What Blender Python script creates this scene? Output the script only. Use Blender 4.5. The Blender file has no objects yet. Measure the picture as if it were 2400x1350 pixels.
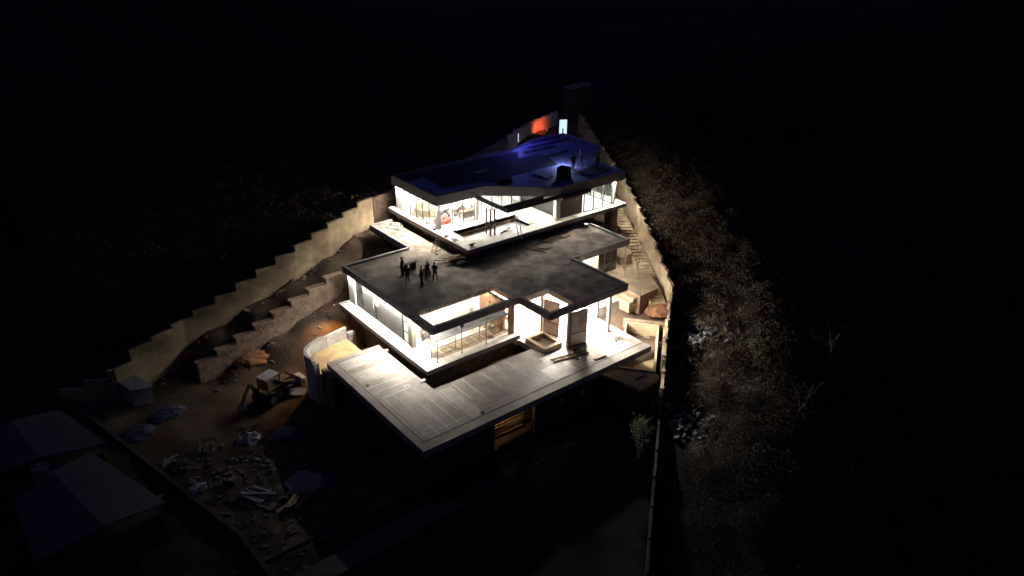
import bpy, bmesh, math, random
import numpy as np
from mathutils import Vector, Matrix
random.seed(7); rng = np.random.default_rng(7)
S = bpy.context.scene; COL = S.collection

# ---------------------------------------------------------------- camera
YAW, PIT, ROL, FPX = 0.8885175, 0.4598037, -0.01024735, 1783.86
CAM = np.array([-21.810, -36.312, 33.5])
def cam_axes():
    cy, sy = math.cos(YAW), math.sin(YAW)
    f0 = np.array([cy, sy, 0.]); r0 = np.array([sy, -cy, 0.]); u = np.array([0, 0, 1.])
    f = f0*math.cos(PIT) - u*math.sin(PIT); d = -(u*math.cos(PIT) + f0*math.sin(PIT))
    r = r0*math.cos(ROL) + d*math.sin(ROL); d2 = -r0*math.sin(ROL) + d*math.cos(ROL)
    return r, d2, f
RX, DX, FX = cam_axes()
def at(px, py, z):
    """ground position under a pixel of the 2400x1350 photograph, at height z (survey helper)"""
    ray = RX*((px-1200)/FPX) + DX*((py-675)/FPX) + FX
    t = (z-CAM[2])/ray[2]
    return Vector((CAM[0]+t*ray[0], CAM[1]+t*ray[1], z))
cd = bpy.data.cameras.new('camera'); cam = bpy.data.objects.new('camera', cd); COL.objects.link(cam)
cd.sensor_width = 36; cd.lens = FPX/2400*36; cd.clip_start = 0.5; cd.clip_end = 5000
M3 = Matrix((RX, -DX, -FX)).transposed()
cam.matrix_world = Matrix.Translation(CAM) @ M3.to_4x4()
S.camera = cam

# ---------------------------------------------------------------- night sky, moon, exposure
w = bpy.data.worlds.new('World'); S.world = w; w.use_nodes = True
bg = w.node_tree.nodes['Background']; bg.inputs[0].default_value = (.34, .38, .95, 1); bg.inputs[1].default_value = 0.042
ml = bpy.data.lights.new('moon', 'SUN'); ml.energy = 0.003; ml.angle = math.radians(.5); ml.color = (.6, .7, 1)
mo = bpy.data.objects.new('moon', ml); COL.objects.link(mo); mo.rotation_euler = (math.radians(40), 0, math.radians(-60))
S.view_settings.view_transform = 'Standard'; S.view_settings.look = 'None'; S.view_settings.exposure = 0; S.view_settings.gamma = 1
S.cycles.max_bounces = 8; S.cycles.diffuse_bounces = 4
L_ROOM, L_STRIP = 850.0, 700.0

# ---------------------------------------------------------------- materials
def mat(name, c1, c2=None, scale=3.0, rough=.85, bump=.3, detail=6, metal=0, bscale=None, spread=(.35, .65), stain=None):
    m = bpy.data.materials.new(name); m.use_nodes = True
    nt = m.node_tree; b = nt.nodes['Principled BSDF']; b.inputs['Roughness'].default_value = rough
    b.inputs['Metallic'].default_value = metal
    c2 = c2 or tuple(x*.7 for x in c1)
    tc = nt.nodes.new('ShaderNodeTexCoord')
    def noise(s, d=detail, r=.6):
        n = nt.nodes.new('ShaderNodeTexNoise'); n.inputs['Scale'].default_value = s; n.inputs['Detail'].default_value = d
        n.inputs['Roughness'].default_value = r; nt.links.new(tc.outputs['Object'], n.inputs['Vector']); return n
    n = noise(scale)
    r = nt.nodes.new('ShaderNodeValToRGB'); r.color_ramp.elements[0].position = spread[0]; r.color_ramp.elements[1].position = spread[1]
    r.color_ramp.elements[0].color = (*c2, 1); r.color_ramp.elements[1].color = (*c1, 1)
    nt.links.new(n.outputs['Fac'], r.inputs['Fac']); out = r.outputs['Color']
    if stain:                                        # large blotches of dirt with their own shape
        n2 = noise(stain[1], 5, .65); r2 = nt.nodes.new('ShaderNodeValToRGB')
        r2.color_ramp.elements[0].position = .42; r2.color_ramp.elements[1].position = .62
        r2.color_ramp.elements[0].color = (*stain[0], 1); r2.color_ramp.elements[1].color = (1, 1, 1, 1)
        nt.links.new(n2.outputs['Fac'], r2.inputs['Fac'])
        mx = nt.nodes.new('ShaderNodeMixRGB'); mx.blend_type = 'MULTIPLY'; mx.inputs[0].default_value = 1
        nt.links.new(out, mx.inputs[1]); nt.links.new(r2.outputs['Color'], mx.inputs[2]); out = mx.outputs[0]
    nt.links.new(out, b.inputs['Base Color'])
    if bump:
        nb = noise(bscale or scale*4, 4); bp = nt.nodes.new('ShaderNodeBump'); bp.inputs['Strength'].default_value = bump
        bp.inputs['Distance'].default_value = .03
        nt.links.new(nb.outputs['Fac'], bp.inputs['Height']); nt.links.new(bp.outputs[0], b.inputs['Normal'])
    return m
def emit(name, col, s):
    m = bpy.data.materials.new(name); m.use_nodes = True; b = m.node_tree.nodes['Principled BSDF']
    b.inputs['Base Color'].default_value = (.8, .8, .8, 1); b.inputs['Emission Color'].default_value = (*col, 1); b.inputs['Emission Strength'].default_value = s
    return m
def brickmat(name, c1, c2, mortar, sx=.25, sy=.08):
    m = mat(name, c1, c2, 6, .9, 0); nt = m.node_tree; b = nt.nodes['Principled BSDF']
    tc = nt.nodes.new('ShaderNodeTexCoord'); sp = nt.nodes.new('ShaderNodeSeparateXYZ'); nt.links.new(tc.outputs['Object'], sp.inputs[0])
    ad = nt.nodes.new('ShaderNodeMath'); nt.links.new(sp.outputs[0], ad.inputs[0]); nt.links.new(sp.outputs[1], ad.inputs[1])
    cb = nt.nodes.new('ShaderNodeCombineXYZ'); nt.links.new(ad.outputs[0], cb.inputs[0]); nt.links.new(sp.outputs[2], cb.inputs[1])
    t = nt.nodes.new('ShaderNodeTexBrick'); nt.links.new(cb.outputs[0], t.inputs['Vector']); t.inputs['Scale'].default_value = 1
    t.inputs['Brick Width'].default_value = sx; t.inputs['Row Height'].default_value = sy; t.inputs['Mortar Size'].default_value = .012
    t.inputs['Color1'].default_value = (*c1, 1); t.inputs['Color2'].default_value = (*c2, 1); t.inputs['Mortar'].default_value = (*mortar, 1)
    nt.links.new(t.outputs['Color'], b.inputs['Base Color'])
    bp = nt.nodes.new('ShaderNodeBump'); bp.inputs['Strength'].default_value = .6; bp.inputs['Distance'].default_value = .02; bp.invert = True
    nt.links.new(t.outputs['Fac'], bp.inputs['Height']); nt.links.new(bp.outputs[0], b.inputs['Normal'])
    return m
def glassmat(name, tint=(.85, .9, .9), alpha=.22):
    m = bpy.data.materials.new(name); m.use_nodes = True; nt = m.node_tree
    nt.nodes.remove(nt.nodes['Principled BSDF']); o = nt.nodes['Material Output']
    t = nt.nodes.new('ShaderNodeBsdfTransparent'); t.inputs[0].default_value = (*tint, 1)
    g = nt.nodes.new('ShaderNodeBsdfGlossy'); g.inputs['Roughness'].default_value = .03; g.inputs[0].default_value = (.9, .9, .9, 1)
    lw = nt.nodes.new('ShaderNodeLayerWeight'); lw.inputs[0].default_value = .25; fr = nt.nodes.new('ShaderNodeMath'); fr.operation = 'MULTIPLY_ADD'; fr.inputs[1].default_value = .35; fr.inputs[2].default_value = .03; nt.links.new(lw.outputs['Facing'], fr.inputs[0])
    mx = nt.nodes.new('ShaderNodeMixShader'); nt.links.new(fr.outputs[0], mx.inputs[0]); nt.links.new(t.outputs[0], mx.inputs[1]); nt.links.new(g.outputs[0], mx.inputs[2])
    nt.links.new(mx.outputs[0], o.inputs[0]); return m

CONC = mat('concrete', (.40, .37, .33), (.27, .25, .22), .9, .9, .3, 8, bscale=9, stain=((.72, .68, .66), .45))
TERR = mat('terrace_screed', (.43, .38, .32), (.30, .265, .225), .8, .85, .25, 8, bscale=12, stain=((.72, .7, .7), .35))
ROOFC = mat('roof_screed', (.38, .31, .24), (.21, .175, .14), .7, .92, .4, 10, bscale=10, stain=((.5, .46, .43), .35))
FASC = mat('fascia_render', (.30, .28, .27), (.22, .2, .2), 2.5, .9, .2, 6)
WHITE = mat('white_plaster', (.78, .76, .72), (.68, .66, .62), 1.5, .8, .15)
FLOOR = mat('floor_screed', (.62, .6, .55), (.5, .47, .42), 1.0, .8, .2, stain=((.8, .76, .7), .5))
GREYP = mat('grey_plaster', (.22, .22, .21), (.17, .17, .165), 2, .8, .1)
TANW = mat('tan_render', (.46, .35, .205), (.29, .22, .135), .9, .95, .5, 10, bscale=6, stain=((.5, .46, .46), .3))
TANL = mat('tan_screed', (.38, .29, .18), (.22, .165, .11), 1.1, .92, .35, 8, stain=((.6, .55, .5), .3))
STONE = mat('rough_stone', (.26, .18, .125), (.10, .07, .05), 1.7, .95, .6, 8, bscale=3)
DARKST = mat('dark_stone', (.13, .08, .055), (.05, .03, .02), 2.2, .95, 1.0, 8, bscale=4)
BRICK = brickmat('orange_brick', (.36, .15, .06), (.26, .10, .04), (.35, .27, .2))
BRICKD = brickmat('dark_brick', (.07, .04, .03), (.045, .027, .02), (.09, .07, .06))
BRICK2 = brickmat('brown_brick', (.16, .075, .04), (.12, .055, .03), (.14, .1, .07))
BROWN = mat('brown_panel', (.14, .085, .055), (.09, .055, .035), 3, .6, .15)
DOORP = mat('door_panel', (.5, .38, .32), (.4, .3, .25), 2, .5, .1)
BLUE = mat('blue_lit_roof', (.24, .24, .58), (.13, .13, .36), 1.4, .6, .4, 6, bscale=3, stain=((.55, .55, .62), .35))  # concrete roof; blue of the light on it is mixed into the colour
BITU = mat('bitumen', (.02, .02, .045), (.012, .012, .03), 2.0, .8, .4)
STEEL = mat('black_steel', (.03, .025, .025), (.015, .013, .013), 4, .5, .1)
ALU = mat('aluminium', (.35, .34, .32), (.25, .24, .23), 5, .4, .05, metal=.6)
RUST = mat('rusty_tube', (.20, .12, .07), (.10, .06, .04), 8, .6, .2, metal=.3)
WOOD = mat('raw_timber', (.34, .24, .14), (.2, .13, .07), 4, .8, .3)
WOODD = mat('dark_timber', (.07, .05, .035), (.03, .02, .015), 4, .85, .3)
SOIL = mat('soil', (.11, .067, .038), (.045, .03, .019), .5, 1, .8, 9, bscale=2.5, stain=((.5, .45, .4), .12))
SOILD = mat('unlit_soil', (.022, .018, .013), (.010, .008, .006), .6, 1, .8, 9, bscale=2.5)  # soil darkened so ground beyond the walls and in front reads as unlit
SAND = mat('sand', (.5, .36, .18), (.33, .22, .11), 1.5, 1, .7, 8, bscale=5)
ORSOIL = mat('orange_soil', (.28, .13, .06), (.13, .065, .03), 1.2, 1, .8, 8)
PATHM = mat('dull_path', (.07, .068, .065), (.045, .044, .042), 1, .9, .3)
DARKP = mat('unlit_render', (.06, .055, .05), (.04, .036, .034), 2, .9, .2)  # render for walls left unlit; their darkness is put into the colour
CONC2 = mat('pale_concrete', (.66, .63, .57), (.52, .5, .46), 1.5, .9, .3, stain=((.7, .68, .66), 1.2))
GLASS = glassmat('clear_glass'); GLASSD = glassmat('smoked_glass', (.30, .31, .31))
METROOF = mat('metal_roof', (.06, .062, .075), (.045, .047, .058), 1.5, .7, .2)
METROOFD = mat('shaded_metal_roof', (.042, .044, .056), (.032, .034, .044), 1.5, .7, .2)  # same metal for the slope in shade, the shade put into the colour
CLOTH = mat('dark_cloth', (.02, .02, .024), (.012, .012, .014), 6, .9, .2)
CLOTH2 = mat('dark_trousers', (.016, .016, .022), (.01, .01, .013), 6, .9, .2)
SKIN = mat('skin', (.16, .09, .06), (.13, .07, .045), 4, .6, .05)
HAIR = mat('hair', (.01, .008, .007), None, 8, .7, .1)
TARPB = mat('blue_tarp', (.05, .055, .10), (.03, .033, .055), 3, .6, .5)
SACK = mat('pale_sack', (.45, .45, .46), (.25, .25, .27), 3, .8, .5)
REDT = mat('red_tarp', (.5, .05, .03), (.3, .03, .02), 3, .7, .5)
LEAF = mat('scrub_leaf', (.14, .085, .048), (.035, .025, .015), .6, .9, 0, spread=(.3, .7))
LEAFD = mat('unlit_leaf', (.04, .036, .02), (.015, .014, .008), .6, .9, 0)  # lower slope scrub, lack of light painted as a darker leaf
LEAFO = mat('olive_leaf', (.16, .14, .08), (.07, .06, .035), 3, .9, 0); BARKD = mat('grey_bark', (.10, .085, .07), (.05, .042, .035), 6, .9, .4)
LEAFP = mat('lit_leaf', (.5, .48, .34), (.3, .3, .18), 3, .8, 0)  # sapling leaves paled in place of light falling on them
BARK = mat('bark', (.16, .13, .10), (.08, .06, .05), 6, .9, .4)
ROCK = mat('rock', (.20, .185, .18), (.09, .082, .08), 2, .95, .6)
YEL = mat('machine_yellow', (.10, .07, .03), (.05, .04, .02), 3, .6, .2)
GREYT = mat('grey_sheet', (.26, .25, .26), (.16, .155, .16), 2, .8, .4)
E_ROOM = emit('room_lamp', (1, .955, .88), L_ROOM)
E_STRIP = emit('led_strip_lit', (1, .95, .86), L_STRIP)
E_LOUNGE = emit('lounge_lamp', (1, .955, .88), L_ROOM*3.4); E_BLOCK = emit('bedroom_lamp', (1, .955, .88), L_ROOM*.4); E_SOFT = emit('soft_strip', (1, .93, .8), L_STRIP*.22); E_TOP = emit('top_strip', (1, .93, .80), L_STRIP*2.2); E_SIDE = emit('side_strip', (1, .95, .86), L_STRIP*1.3); E_TOPR = emit('top_room_lamp', (1, .955, .88), L_ROOM*.6); E_DIM = emit('dim_lamp', (1, .9, .75), L_ROOM*.12)

# ---------------------------------------------------------------- mesh builder
class MB:
    def __init__(s): s.v = []; s.f = []
    def add(s, vs, fs):
        o = len(s.v); s.v += [tuple(v) for v in vs]; s.f += [tuple(i+o for i in f) for f in fs]; return s
    def box(s, x0, x1, y0, y1, z0, z1):
        return s.add([(x0,y0,z0),(x1,y0,z0),(x1,y1,z0),(x0,y1,z0),(x0,y0,z1),(x1,y0,z1),(x1,y1,z1),(x0,y1,z1)],
                     [(0,3,2,1),(4,5,6,7),(0,1,5,4),(1,2,6,5),(2,3,7,6),(3,0,4,7)])
    def rbox(s, c, ux, hx, hy, hz, tilt=0):
        """box centred at c, long axis turned ux radians about z"""
        R = Matrix.Rotation(ux, 3, 'Z') @ Matrix.Rotation(tilt, 3, 'Y'); c = Vector(c)
        vs = [c + R @ Vector((a*hx, b*hy, d*hz)) for d in (-1, 1) for a, b in ((-1,-1),(1,-1),(1,1),(-1,1))]
        return s.add(vs, [(0,3,2,1),(4,5,6,7),(0,1,5,4),(1,2,6,5),(2,3,7,6),(3,0,4,7)])
    def bar(s, a, b, wd, ht=None, up=Vector((0, 0, 1))):
        a = Vector(a); b = Vector(b); ht = ht or wd; d = (b-a).normalized()
        if abs(d.dot(up)) > .98: up = Vector((1, 0, 0))
        r = d.cross(up).normalized()*wd/2; u = r.cross(d).normalized()*ht/2
        return s.add([a-r-u, a+r-u, a+r+u, a-r+u, b-r-u, b+r-u, b+r+u, b-r+u], [(0,1,2,3),(7,6,5,4),(0,4,5,1),(1,5,6,2),(2,6,7,3),(3,7,4,0)])
    def tube(s, a, b, r, n=8, r2=None):
        a = Vector(a); b = Vector(b); r2 = r if r2 is None else r2; d = (b-a).normalized()
        up = Vector((0, 0, 1)) if abs(d.z) < .95 else Vector((1, 0, 0)); x = d.cross(up).normalized(); y = d.cross(x)
        vs = []
        for p, q in ((a, r), (b, r2)):
            vs += [p + (x*math.cos(t*2*math.pi/n) + y*math.sin(t*2*math.pi/n))*q for t in range(n)]
        return s.add(vs, [(i, (i+1) % n, n+(i+1) % n, n+i) for i in range(n)] + [tuple(range(n-1, -1, -1)), tuple(range(n, 2*n))])
    def prism(s, pts, z0, z1):
        n = len(pts)
        a = sum(pts[i][0]*pts[(i+1) % n][1]-pts[(i+1) % n][0]*pts[i][1] for i in range(n))
        if a < 0: pts = pts[::-1]
        zt = z1 if isinstance(z1, (list, tuple)) else [z1]*n
        return s.add([(p[0], p[1], z0) for p in pts]+[(p[0], p[1], z) for p, z in zip(pts, zt)],
                     [tuple(range(n-1, -1, -1)), tuple(range(n, 2*n))]+[(i, (i+1) % n, n+(i+1) % n, n+i) for i in range(n)])
    def grid_slab(s, xs, ys, solid, z0, z1):
        nx, ny = len(xs)-1, len(ys)-1
        ok = [[solid((xs[i]+xs[i+1])/2, (ys[j]+ys[j+1])/2) for j in range(ny)] for i in range(nx)]
        g = lambda i, j: 0 <= i < nx and 0 <= j < ny and ok[i][j]
        for i in range(nx):
            for j in range(ny):
                if not ok[i][j]: continue
                x0, x1, y0, y1 = xs[i], xs[i+1], ys[j], ys[j+1]
                s.add([(x0,y0,z1),(x1,y0,z1),(x1,y1,z1),(x0,y1,z1)], [(0,1,2,3)])
                s.add([(x0,y0,z0),(x1,y0,z0),(x1,y1,z0),(x0,y1,z0)], [(3,2,1,0)])
                if not g(i, j-1): s.add([(x0,y0,z0),(x1,y0,z0),(x1,y0,z1),(x0,y0,z1)], [(0,1,2,3)])
                if not g(i, j+1): s.add([(x1,y1,z0),(x0,y1,z0),(x0,y1,z1),(x1,y1,z1)], [(0,1,2,3)])
                if not g(i-1, j): s.add([(x0,y1,z0),(x0,y0,z0),(x0,y0,z1),(x0,y1,z1)], [(0,1,2,3)])
                if not g(i+1, j): s.add([(x1,y0,z0),(x1,y1,z0),(x1,y1,z1),(x1,y0,z1)], [(0,1,2,3)])
        return s
    def blob(s, c, rx, ry, rz, n=10, m=6, jit=.2, flat=True):
        c = Vector(c); vs = [c+Vector((0, 0, rz))]
        for i in range(1, m):
            th = math.pi*i/m
            for j in range(n):
                k = 1+random.uniform(-jit, jit); ph = 2*math.pi*j/n
                z = rz*math.cos(th)*k
                if flat: z = max(z, -.05*rz)
                vs.append(c+Vector((rx*math.sin(th)*math.cos(ph)*k, ry*math.sin(th)*math.sin(ph)*k, z)))
        vs.append(c+Vector((0, 0, -.05*rz if flat else -rz)))
        fs = [(0, 1+j, 1+(j+1) % n) for j in range(n)]
        for i in range(m-2):
            for j in range(n):
                a = 1+i*n+j; b = 1+i*n+(j+1) % n; fs.append((a, a+n, b+n, b))
        l = len(vs)-1; o = 1+(m-2)*n
        fs += [(l, o+(j+1) % n, o+j) for j in range(n)]
        return s.add(vs, fs)
    def build(s, name, m, parent=None, loc=None, smooth=False):
        me = bpy.data.meshes.new(name); me.from_pydata(s.v, [], s.f); me.update()
        if smooth:
            for p in me.polygons: p.use_smooth = True
        me.materials.append(m); o = bpy.data.objects.new(name, me); COL.objects.link(o)
        if parent: o.parent = parent
        if loc: o.location = loc
        return o
def tag(o, label, cat, group=None, kind=None):
    if label: o['label'] = label
    if cat: o['category'] = cat
    if group: o['group'] = group
    if kind: o['kind'] = kind
    return o
def thing(name, label, cat, loc=(0, 0, 0), rz=0, group=None):
    o = bpy.data.objects.new(name, None); COL.objects.link(o); o.location = loc; o.rotation_euler = (0, 0, rz); o.empty_display_size = .3
    return tag(o, label, cat, group)
def copy_tree(o, parent=None):
    c = o.copy(); COL.objects.link(c); c.parent = parent
    for ch in [x for x in COL.objects if x.parent == o]: copy_tree(ch, c)
    return c

# ---------------------------------------------------------------- terrain
WALL = [(-12, -29.6), (-1.5, -21.6), (8.6, -13.3), (20.5, -3.75), (26, .75), (31.6, 5.0), (37.0, 13.5), (39.9, 18.0), (43.5, 24), (47, 30.5), (52, 40)]
LWALL = [(-13.6, 27.2), (-7, 29.2), (-1.9, 29.3), (4.3, 29.7), (9.5, 31.0), (14.7, 32.4)]
YARD = [(-3,19,-4.7),(-15,10,-4.7),(-15,26,-4.7),(-10,0,-4.8),(0,-10,-4.8),(15,-10,-4.8),(-7,25.5,-4.8),(-3,25.3,-3.7),(0,25,-2.5),(3,25,-1.3),(5.5,25,-.6),(3,21,-2.8),(0,20,-4.3),(7.5,25,.2),(-20,-5,-5),(-40,20,-6),(20,-30,-6),(6,20,-2.3),(-8,30,-4.4),(-30,40,-6),(-3,22,-4.5)]
UP = [(-13,27.5,-4.4),(-9,28,-3.4),(-4,28,-1.7),(0,28,-.3),(4,28,.8),(8,28.5,1.7),(13,30,3.0),(10,25,1.2),(8,23.5,.7),(14.7,31.5,3.2),(20,33,4.2),(30,34,5.0),(42,33,5.6),(45,42,6.3),(52,50,8),
      (22,0,-2.8),(28,5,-2.8),(30,6,-1.6),(30,9,-1.2),(33,8,-.6),(34,12,.4),(36.5,15,1.1),(39,19.5,1.8),(42,25,2.8),(45,31,4.2),(26,14,-.4),(35,20,1.2),(30,20,.8)]
def idw(X, Y, pts, p=3.0):
    P = np.array(pts, float); num = np.zeros_like(X); den = np.zeros_like(X)
    for x, y, z in P:
        wt = 1/((X-x)**2+(Y-y)**2+.6)**(p/2); num += wt*z; den += wt
    return num/den
def line_at(poly, t, ax):
    P = np.array(poly); return np.interp(t, P[:, ax], P[:, 1-ax])
WTOP = [-6.0, -4.6, -3.4, -1.2, -.5, 1.4, 3.75, 4.6, 5.7, 6.8, 8.6]
def wall_dist(X, Y):
    best = np.full(X.shape, 1e9); top = np.zeros_like(X)
    for i in range(len(WALL)-1):
        ax, ay = WALL[i]; bx, by = WALL[i+1]; L2 = (bx-ax)**2+(by-ay)**2
        t = np.clip(((X-ax)*(bx-ax)+(Y-ay)*(by-ay))/L2, 0, 1); d = np.hypot(X-ax-t*(bx-ax), Y-ay-t*(by-ay))
        m = d < best; best = np.where(m, d, best); top = np.where(m, WTOP[i]+t*(WTOP[i+1]-WTOP[i]), top)
    return best, top
def terrain(X, Y):
    X = np.asarray(X, float); Y = np.asarray(Y, float)
    yard = idw(X, Y, YARD); up = idw(X, Y, UP); dw, tw = wall_dist(X, Y)
    out = tw-2.3+.16*np.minimum(dw, 7)+.35*np.sin(X*.7)*np.cos(Y*.6)*np.minimum(dw/3, 1)-.42*np.clip(dw-8, 0, 34)  # outer slope shaped to drop away so the far scrub falls into shade
    wy = line_at(WALL, X, 0); lw = line_at(LWALL, X, 0)
    Z = np.where((X < 7.4) & (Y < 25.8) | (Y < 1.2), yard, up)
    Z = np.where(X < -7.2, np.where(Y < 31, np.minimum(yard, up), yard), Z)
    Z = np.where((Y > lw) & (X < 14.7) & (X > -13.6), np.minimum(up, 3)-.6, Z)
    Z = np.where((X > 5.5) & (X < 24) & (Y > 7.5) & (Y < 22.6), np.minimum(Z, -1.2), Z)
    Z = np.where((X > 5.2) & (X < 18.4) & (Y < 7.6) & (Y > .5), -4.75, Z)
    Z = np.where((X > 13) & (X < 32) & (Y > 22.4) & (Y < 31), np.minimum(Z, 3.2), Z)
    Z = np.where((Y < wy) & (X > -12), out, Z)
    r = np.hypot(X-15, Y-10); Z = Z + np.clip(r-62, 0, None)*.075*(1+.25*np.sin(X*.013)*np.cos(Y*.011))
    Z = Z + .10*np.sin(X*1.3+np.sin(Y*.9))*np.cos(Y*1.1+X*.3)
    return Z
def tz(x, y): return float(terrain([x], [y])[0])
def axis(lo, hi, step, far):
    a = list(np.arange(lo, hi+.01, step)); s = step; x = a[-1]
    while x < far: s *= 1.25; x += s; a.append(x)
    s = step; x = a[0]; pre = []
    while x > -far: s *= 1.25; x -= s; pre.append(x)
    return np.array(pre[::-1]+a)
gx = axis(-32, 66, .6, 1600); gy = axis(-32, 56, .6, 1600)
GX, GY = np.meshgrid(gx, gy, indexing='ij'); GZ = terrain(GX, GY)
near = (np.abs(GX-15) < 60) & (np.abs(GY-10) < 50)
GZ = GZ + np.where(near, rng.normal(0, .035, GX.shape), rng.normal(0, .5, GX.shape))
nx_, ny_ = len(gx), len(gy)
me = bpy.data.meshes.new('ground')
idx = np.arange(nx_*ny_).reshape(nx_, ny_)
quads = np.stack([idx[:-1, :-1], idx[1:, :-1], idx[1:, 1:], idx[:-1, 1:]], -1).reshape(-1, 4)
me.from_pydata(np.stack([GX.ravel(), GY.ravel(), GZ.ravel()], 1).tolist(), [], quads.tolist())
for p in me.polygons: p.use_smooth = True
me.materials.append(SOIL); me.materials.append(SOILD)
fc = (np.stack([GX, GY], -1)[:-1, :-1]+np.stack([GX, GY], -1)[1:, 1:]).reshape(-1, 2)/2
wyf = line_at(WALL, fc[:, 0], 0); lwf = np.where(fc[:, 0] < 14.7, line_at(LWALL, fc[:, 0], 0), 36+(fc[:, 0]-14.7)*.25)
unlit_zone = (fc[:, 1] < wyf) | (fc[:, 1] > lwf) | (fc[:, 0] < -17.5) | (fc[:, 0] > 60) | ((fc[:, 1] < 1.9) & (fc[:, 0] > -11.3))
me.polygons.foreach_set('material_index', unlit_zone.astype(np.int32))
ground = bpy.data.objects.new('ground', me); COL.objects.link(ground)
tag(ground, 'dark sloping soil of the hillside plot and valley around the villa', 'ground', kind='structure')

# ---------------------------------------------------------------- the villa
villa = thing('villa', 'three storey stepped modern villa under construction with all interior lights on', 'building')
def rim(name, segs, m, z0, z1, t=.28):
    b = MB()
    for (x0, y0, x1, y1) in segs: b.box(min(x0, x1), max(x0, x1), min(y0, y1), max(y0, y1), z0, z1)
    return b.build(name, m, villa)
# lower storey body and terrace
b = MB(); b.grid_slab([0, 4.85, 14.9, 18.2, 23.2], [0, 6.06, 7.9, 14.6], lambda x, y: y < 6.06 or x < 4.85 or (x > 14.9 and y < 7.9), -.5, 0)
terr = b.build('terrace_slab', TERR, villa)
b = MB()                                                       # raised border along the open edges, butted at the corner
b.box(0, .5, .62, 14.1, .004, .045); b.box(0, 23.2, 0, .62, .004, .06); b.box(0, 4.85, 14.1, 14.6, .004, .05)
b.box(.504, 23.2, .95, 1.02, .004, .03); b.box(.62, .68, 1.02, 14.1, .004, .03)
b.build('terrace_border', TERR, terr)
scl = 4.5
lines = [((215,340),(1130,1140)),((610,645),(1000,485)),((525,600),(990,420)),((620,490),(850,405)),((690,695),(1000,565)),((710,690),(1215,1095)),
 ((815,650),(1350,1050)),((920,600),(1490,1020)),((1150,655),(1560,950)),((1270,625),(1530,815)),((1440,540),(1660,700)),((1540,490),(1780,665)),((1730,410),(1800,460)),
 ((1110,1085),(1170,1050)),((1140,1025),(1245,980)),((1040,580),(1120,635)),((1500,680),(1590,740)),((1420,725),(1500,685)),((925,565),(975,545)),((925,565),(950,590)),((975,545),(1000,570)),((950,590),(1000,570)),
 ((1165,1055),(1280,1130)),((460,475),(520,460)),((250,325),(700,180))]
b = MB()
for (a, c) in lines:
    A = at(740+a[0]/scl, 780+a[1]/scl, .006); B = at(740+c[0]/scl, 780+c[1]/scl, .006)
    if abs(A.x-B.x) > abs(A.y-B.y): B.y = A.y
    else: B.x = A.x
    b.bar(A, B, .055, .012)
for (x, y0, y1) in ((9.2,1.2,5.4),(10.5,1.1,5.9),(11.8,2.0,5.8),(13.1,1.5,4.2),(16.3,1.2,3.2),(19.0,1.1,2.4),(14.3,3.1,5.9),(17.6,1.1,2.3),(20.3,1.1,2.6),(15.6,3.4,4.4)): b.bar((x, y0, .006), (x, y1, .006), .04, .01)
b.bar((.7, 1.6, .006), (21, 1.6, .006), .04, .01)
b.build('screed_lines', mat('mortar_line', (.8, .77, .72), (.68, .64, .6), 5, .9, .2), terr)
PANA = mat('screed_shaded', (.33, .30, .27), (.24, .22, .20), 1.2, .85, .25, 8, bscale=12); PANB = mat('screed_lit', (.5, .45, .39), (.38, .34, .3), 1.5, .85, .25, 8)  # screed tones that carry the terrace's light and shade as colour
for x0, x1, y0, y1, m in ((.96,2.1,1.1,2.9,PANA),(2.2,3.4,1.1,4.8,PANA),(.8,4.6,10.3,11.9,PANB),(.75,4.7,12.6,13.9,PANB),(4.95,6.1,1.1,5.6,PANB),(7.6,9.0,1.1,3.9,PANA),(10.6,12.9,1.7,4.4,PANA),(13.2,14.6,1.1,3.0,PANB),(.75,4.2,7.2,8.0,PANA)): MB().box(x0, x1, y0, y1, .001, .0035).build('shading_panel', m, terr)
for x, y in ((1.05, 9.7), (6.0, 1.25), (16.8, 2.4)): MB().tube((x, y, .004), (x, y, .03), .16, 12).build('floor_drain', STEEL, terr)
for x, y in ((4.72, 13.3), (4.72, 7.5)): MB().box(x-.12, x+.3, y-.1, y+.12, .004, .16).build('pipe_stub', WHITE, terr)
bw = MB(); bw.box(.35, .7, 1.2, 14.3, -5, -.5); bw.box(.7, 7.1, 1.2, 1.6, -5, -.5); bw.box(11.2, 18.0, 1.2, 1.6, -5, -.5)
bw.box(7.1, 11.2, 1.2, 1.6, -1.35, -.5); bw.box(17.6, 18.0, 1.6, 7.9, -5, -.5); bw.box(.7, 5, 13.9, 14.3, -5, -.5); bw.box(7.1, 11.2, 1.2, 1.6, -5, -4.1)
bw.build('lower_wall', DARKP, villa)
MB().box(4.86, 14.89, 6.07, 7.89, -1.6, -1.15).build('light_well_floor', DARKST, villa)
b = MB(); b.box(.7, 17.6, 5.4, 5.7, -5, -.5); b.box(.7, 17.6, 1.6, 5.4, -4.9, -4.1); b.build('store_room', SOIL, villa)
MB().box(11.0, 11.12, 1.1, 1.197, -4.2, -1.0).build('store_door_frame', GREYT, villa)
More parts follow.
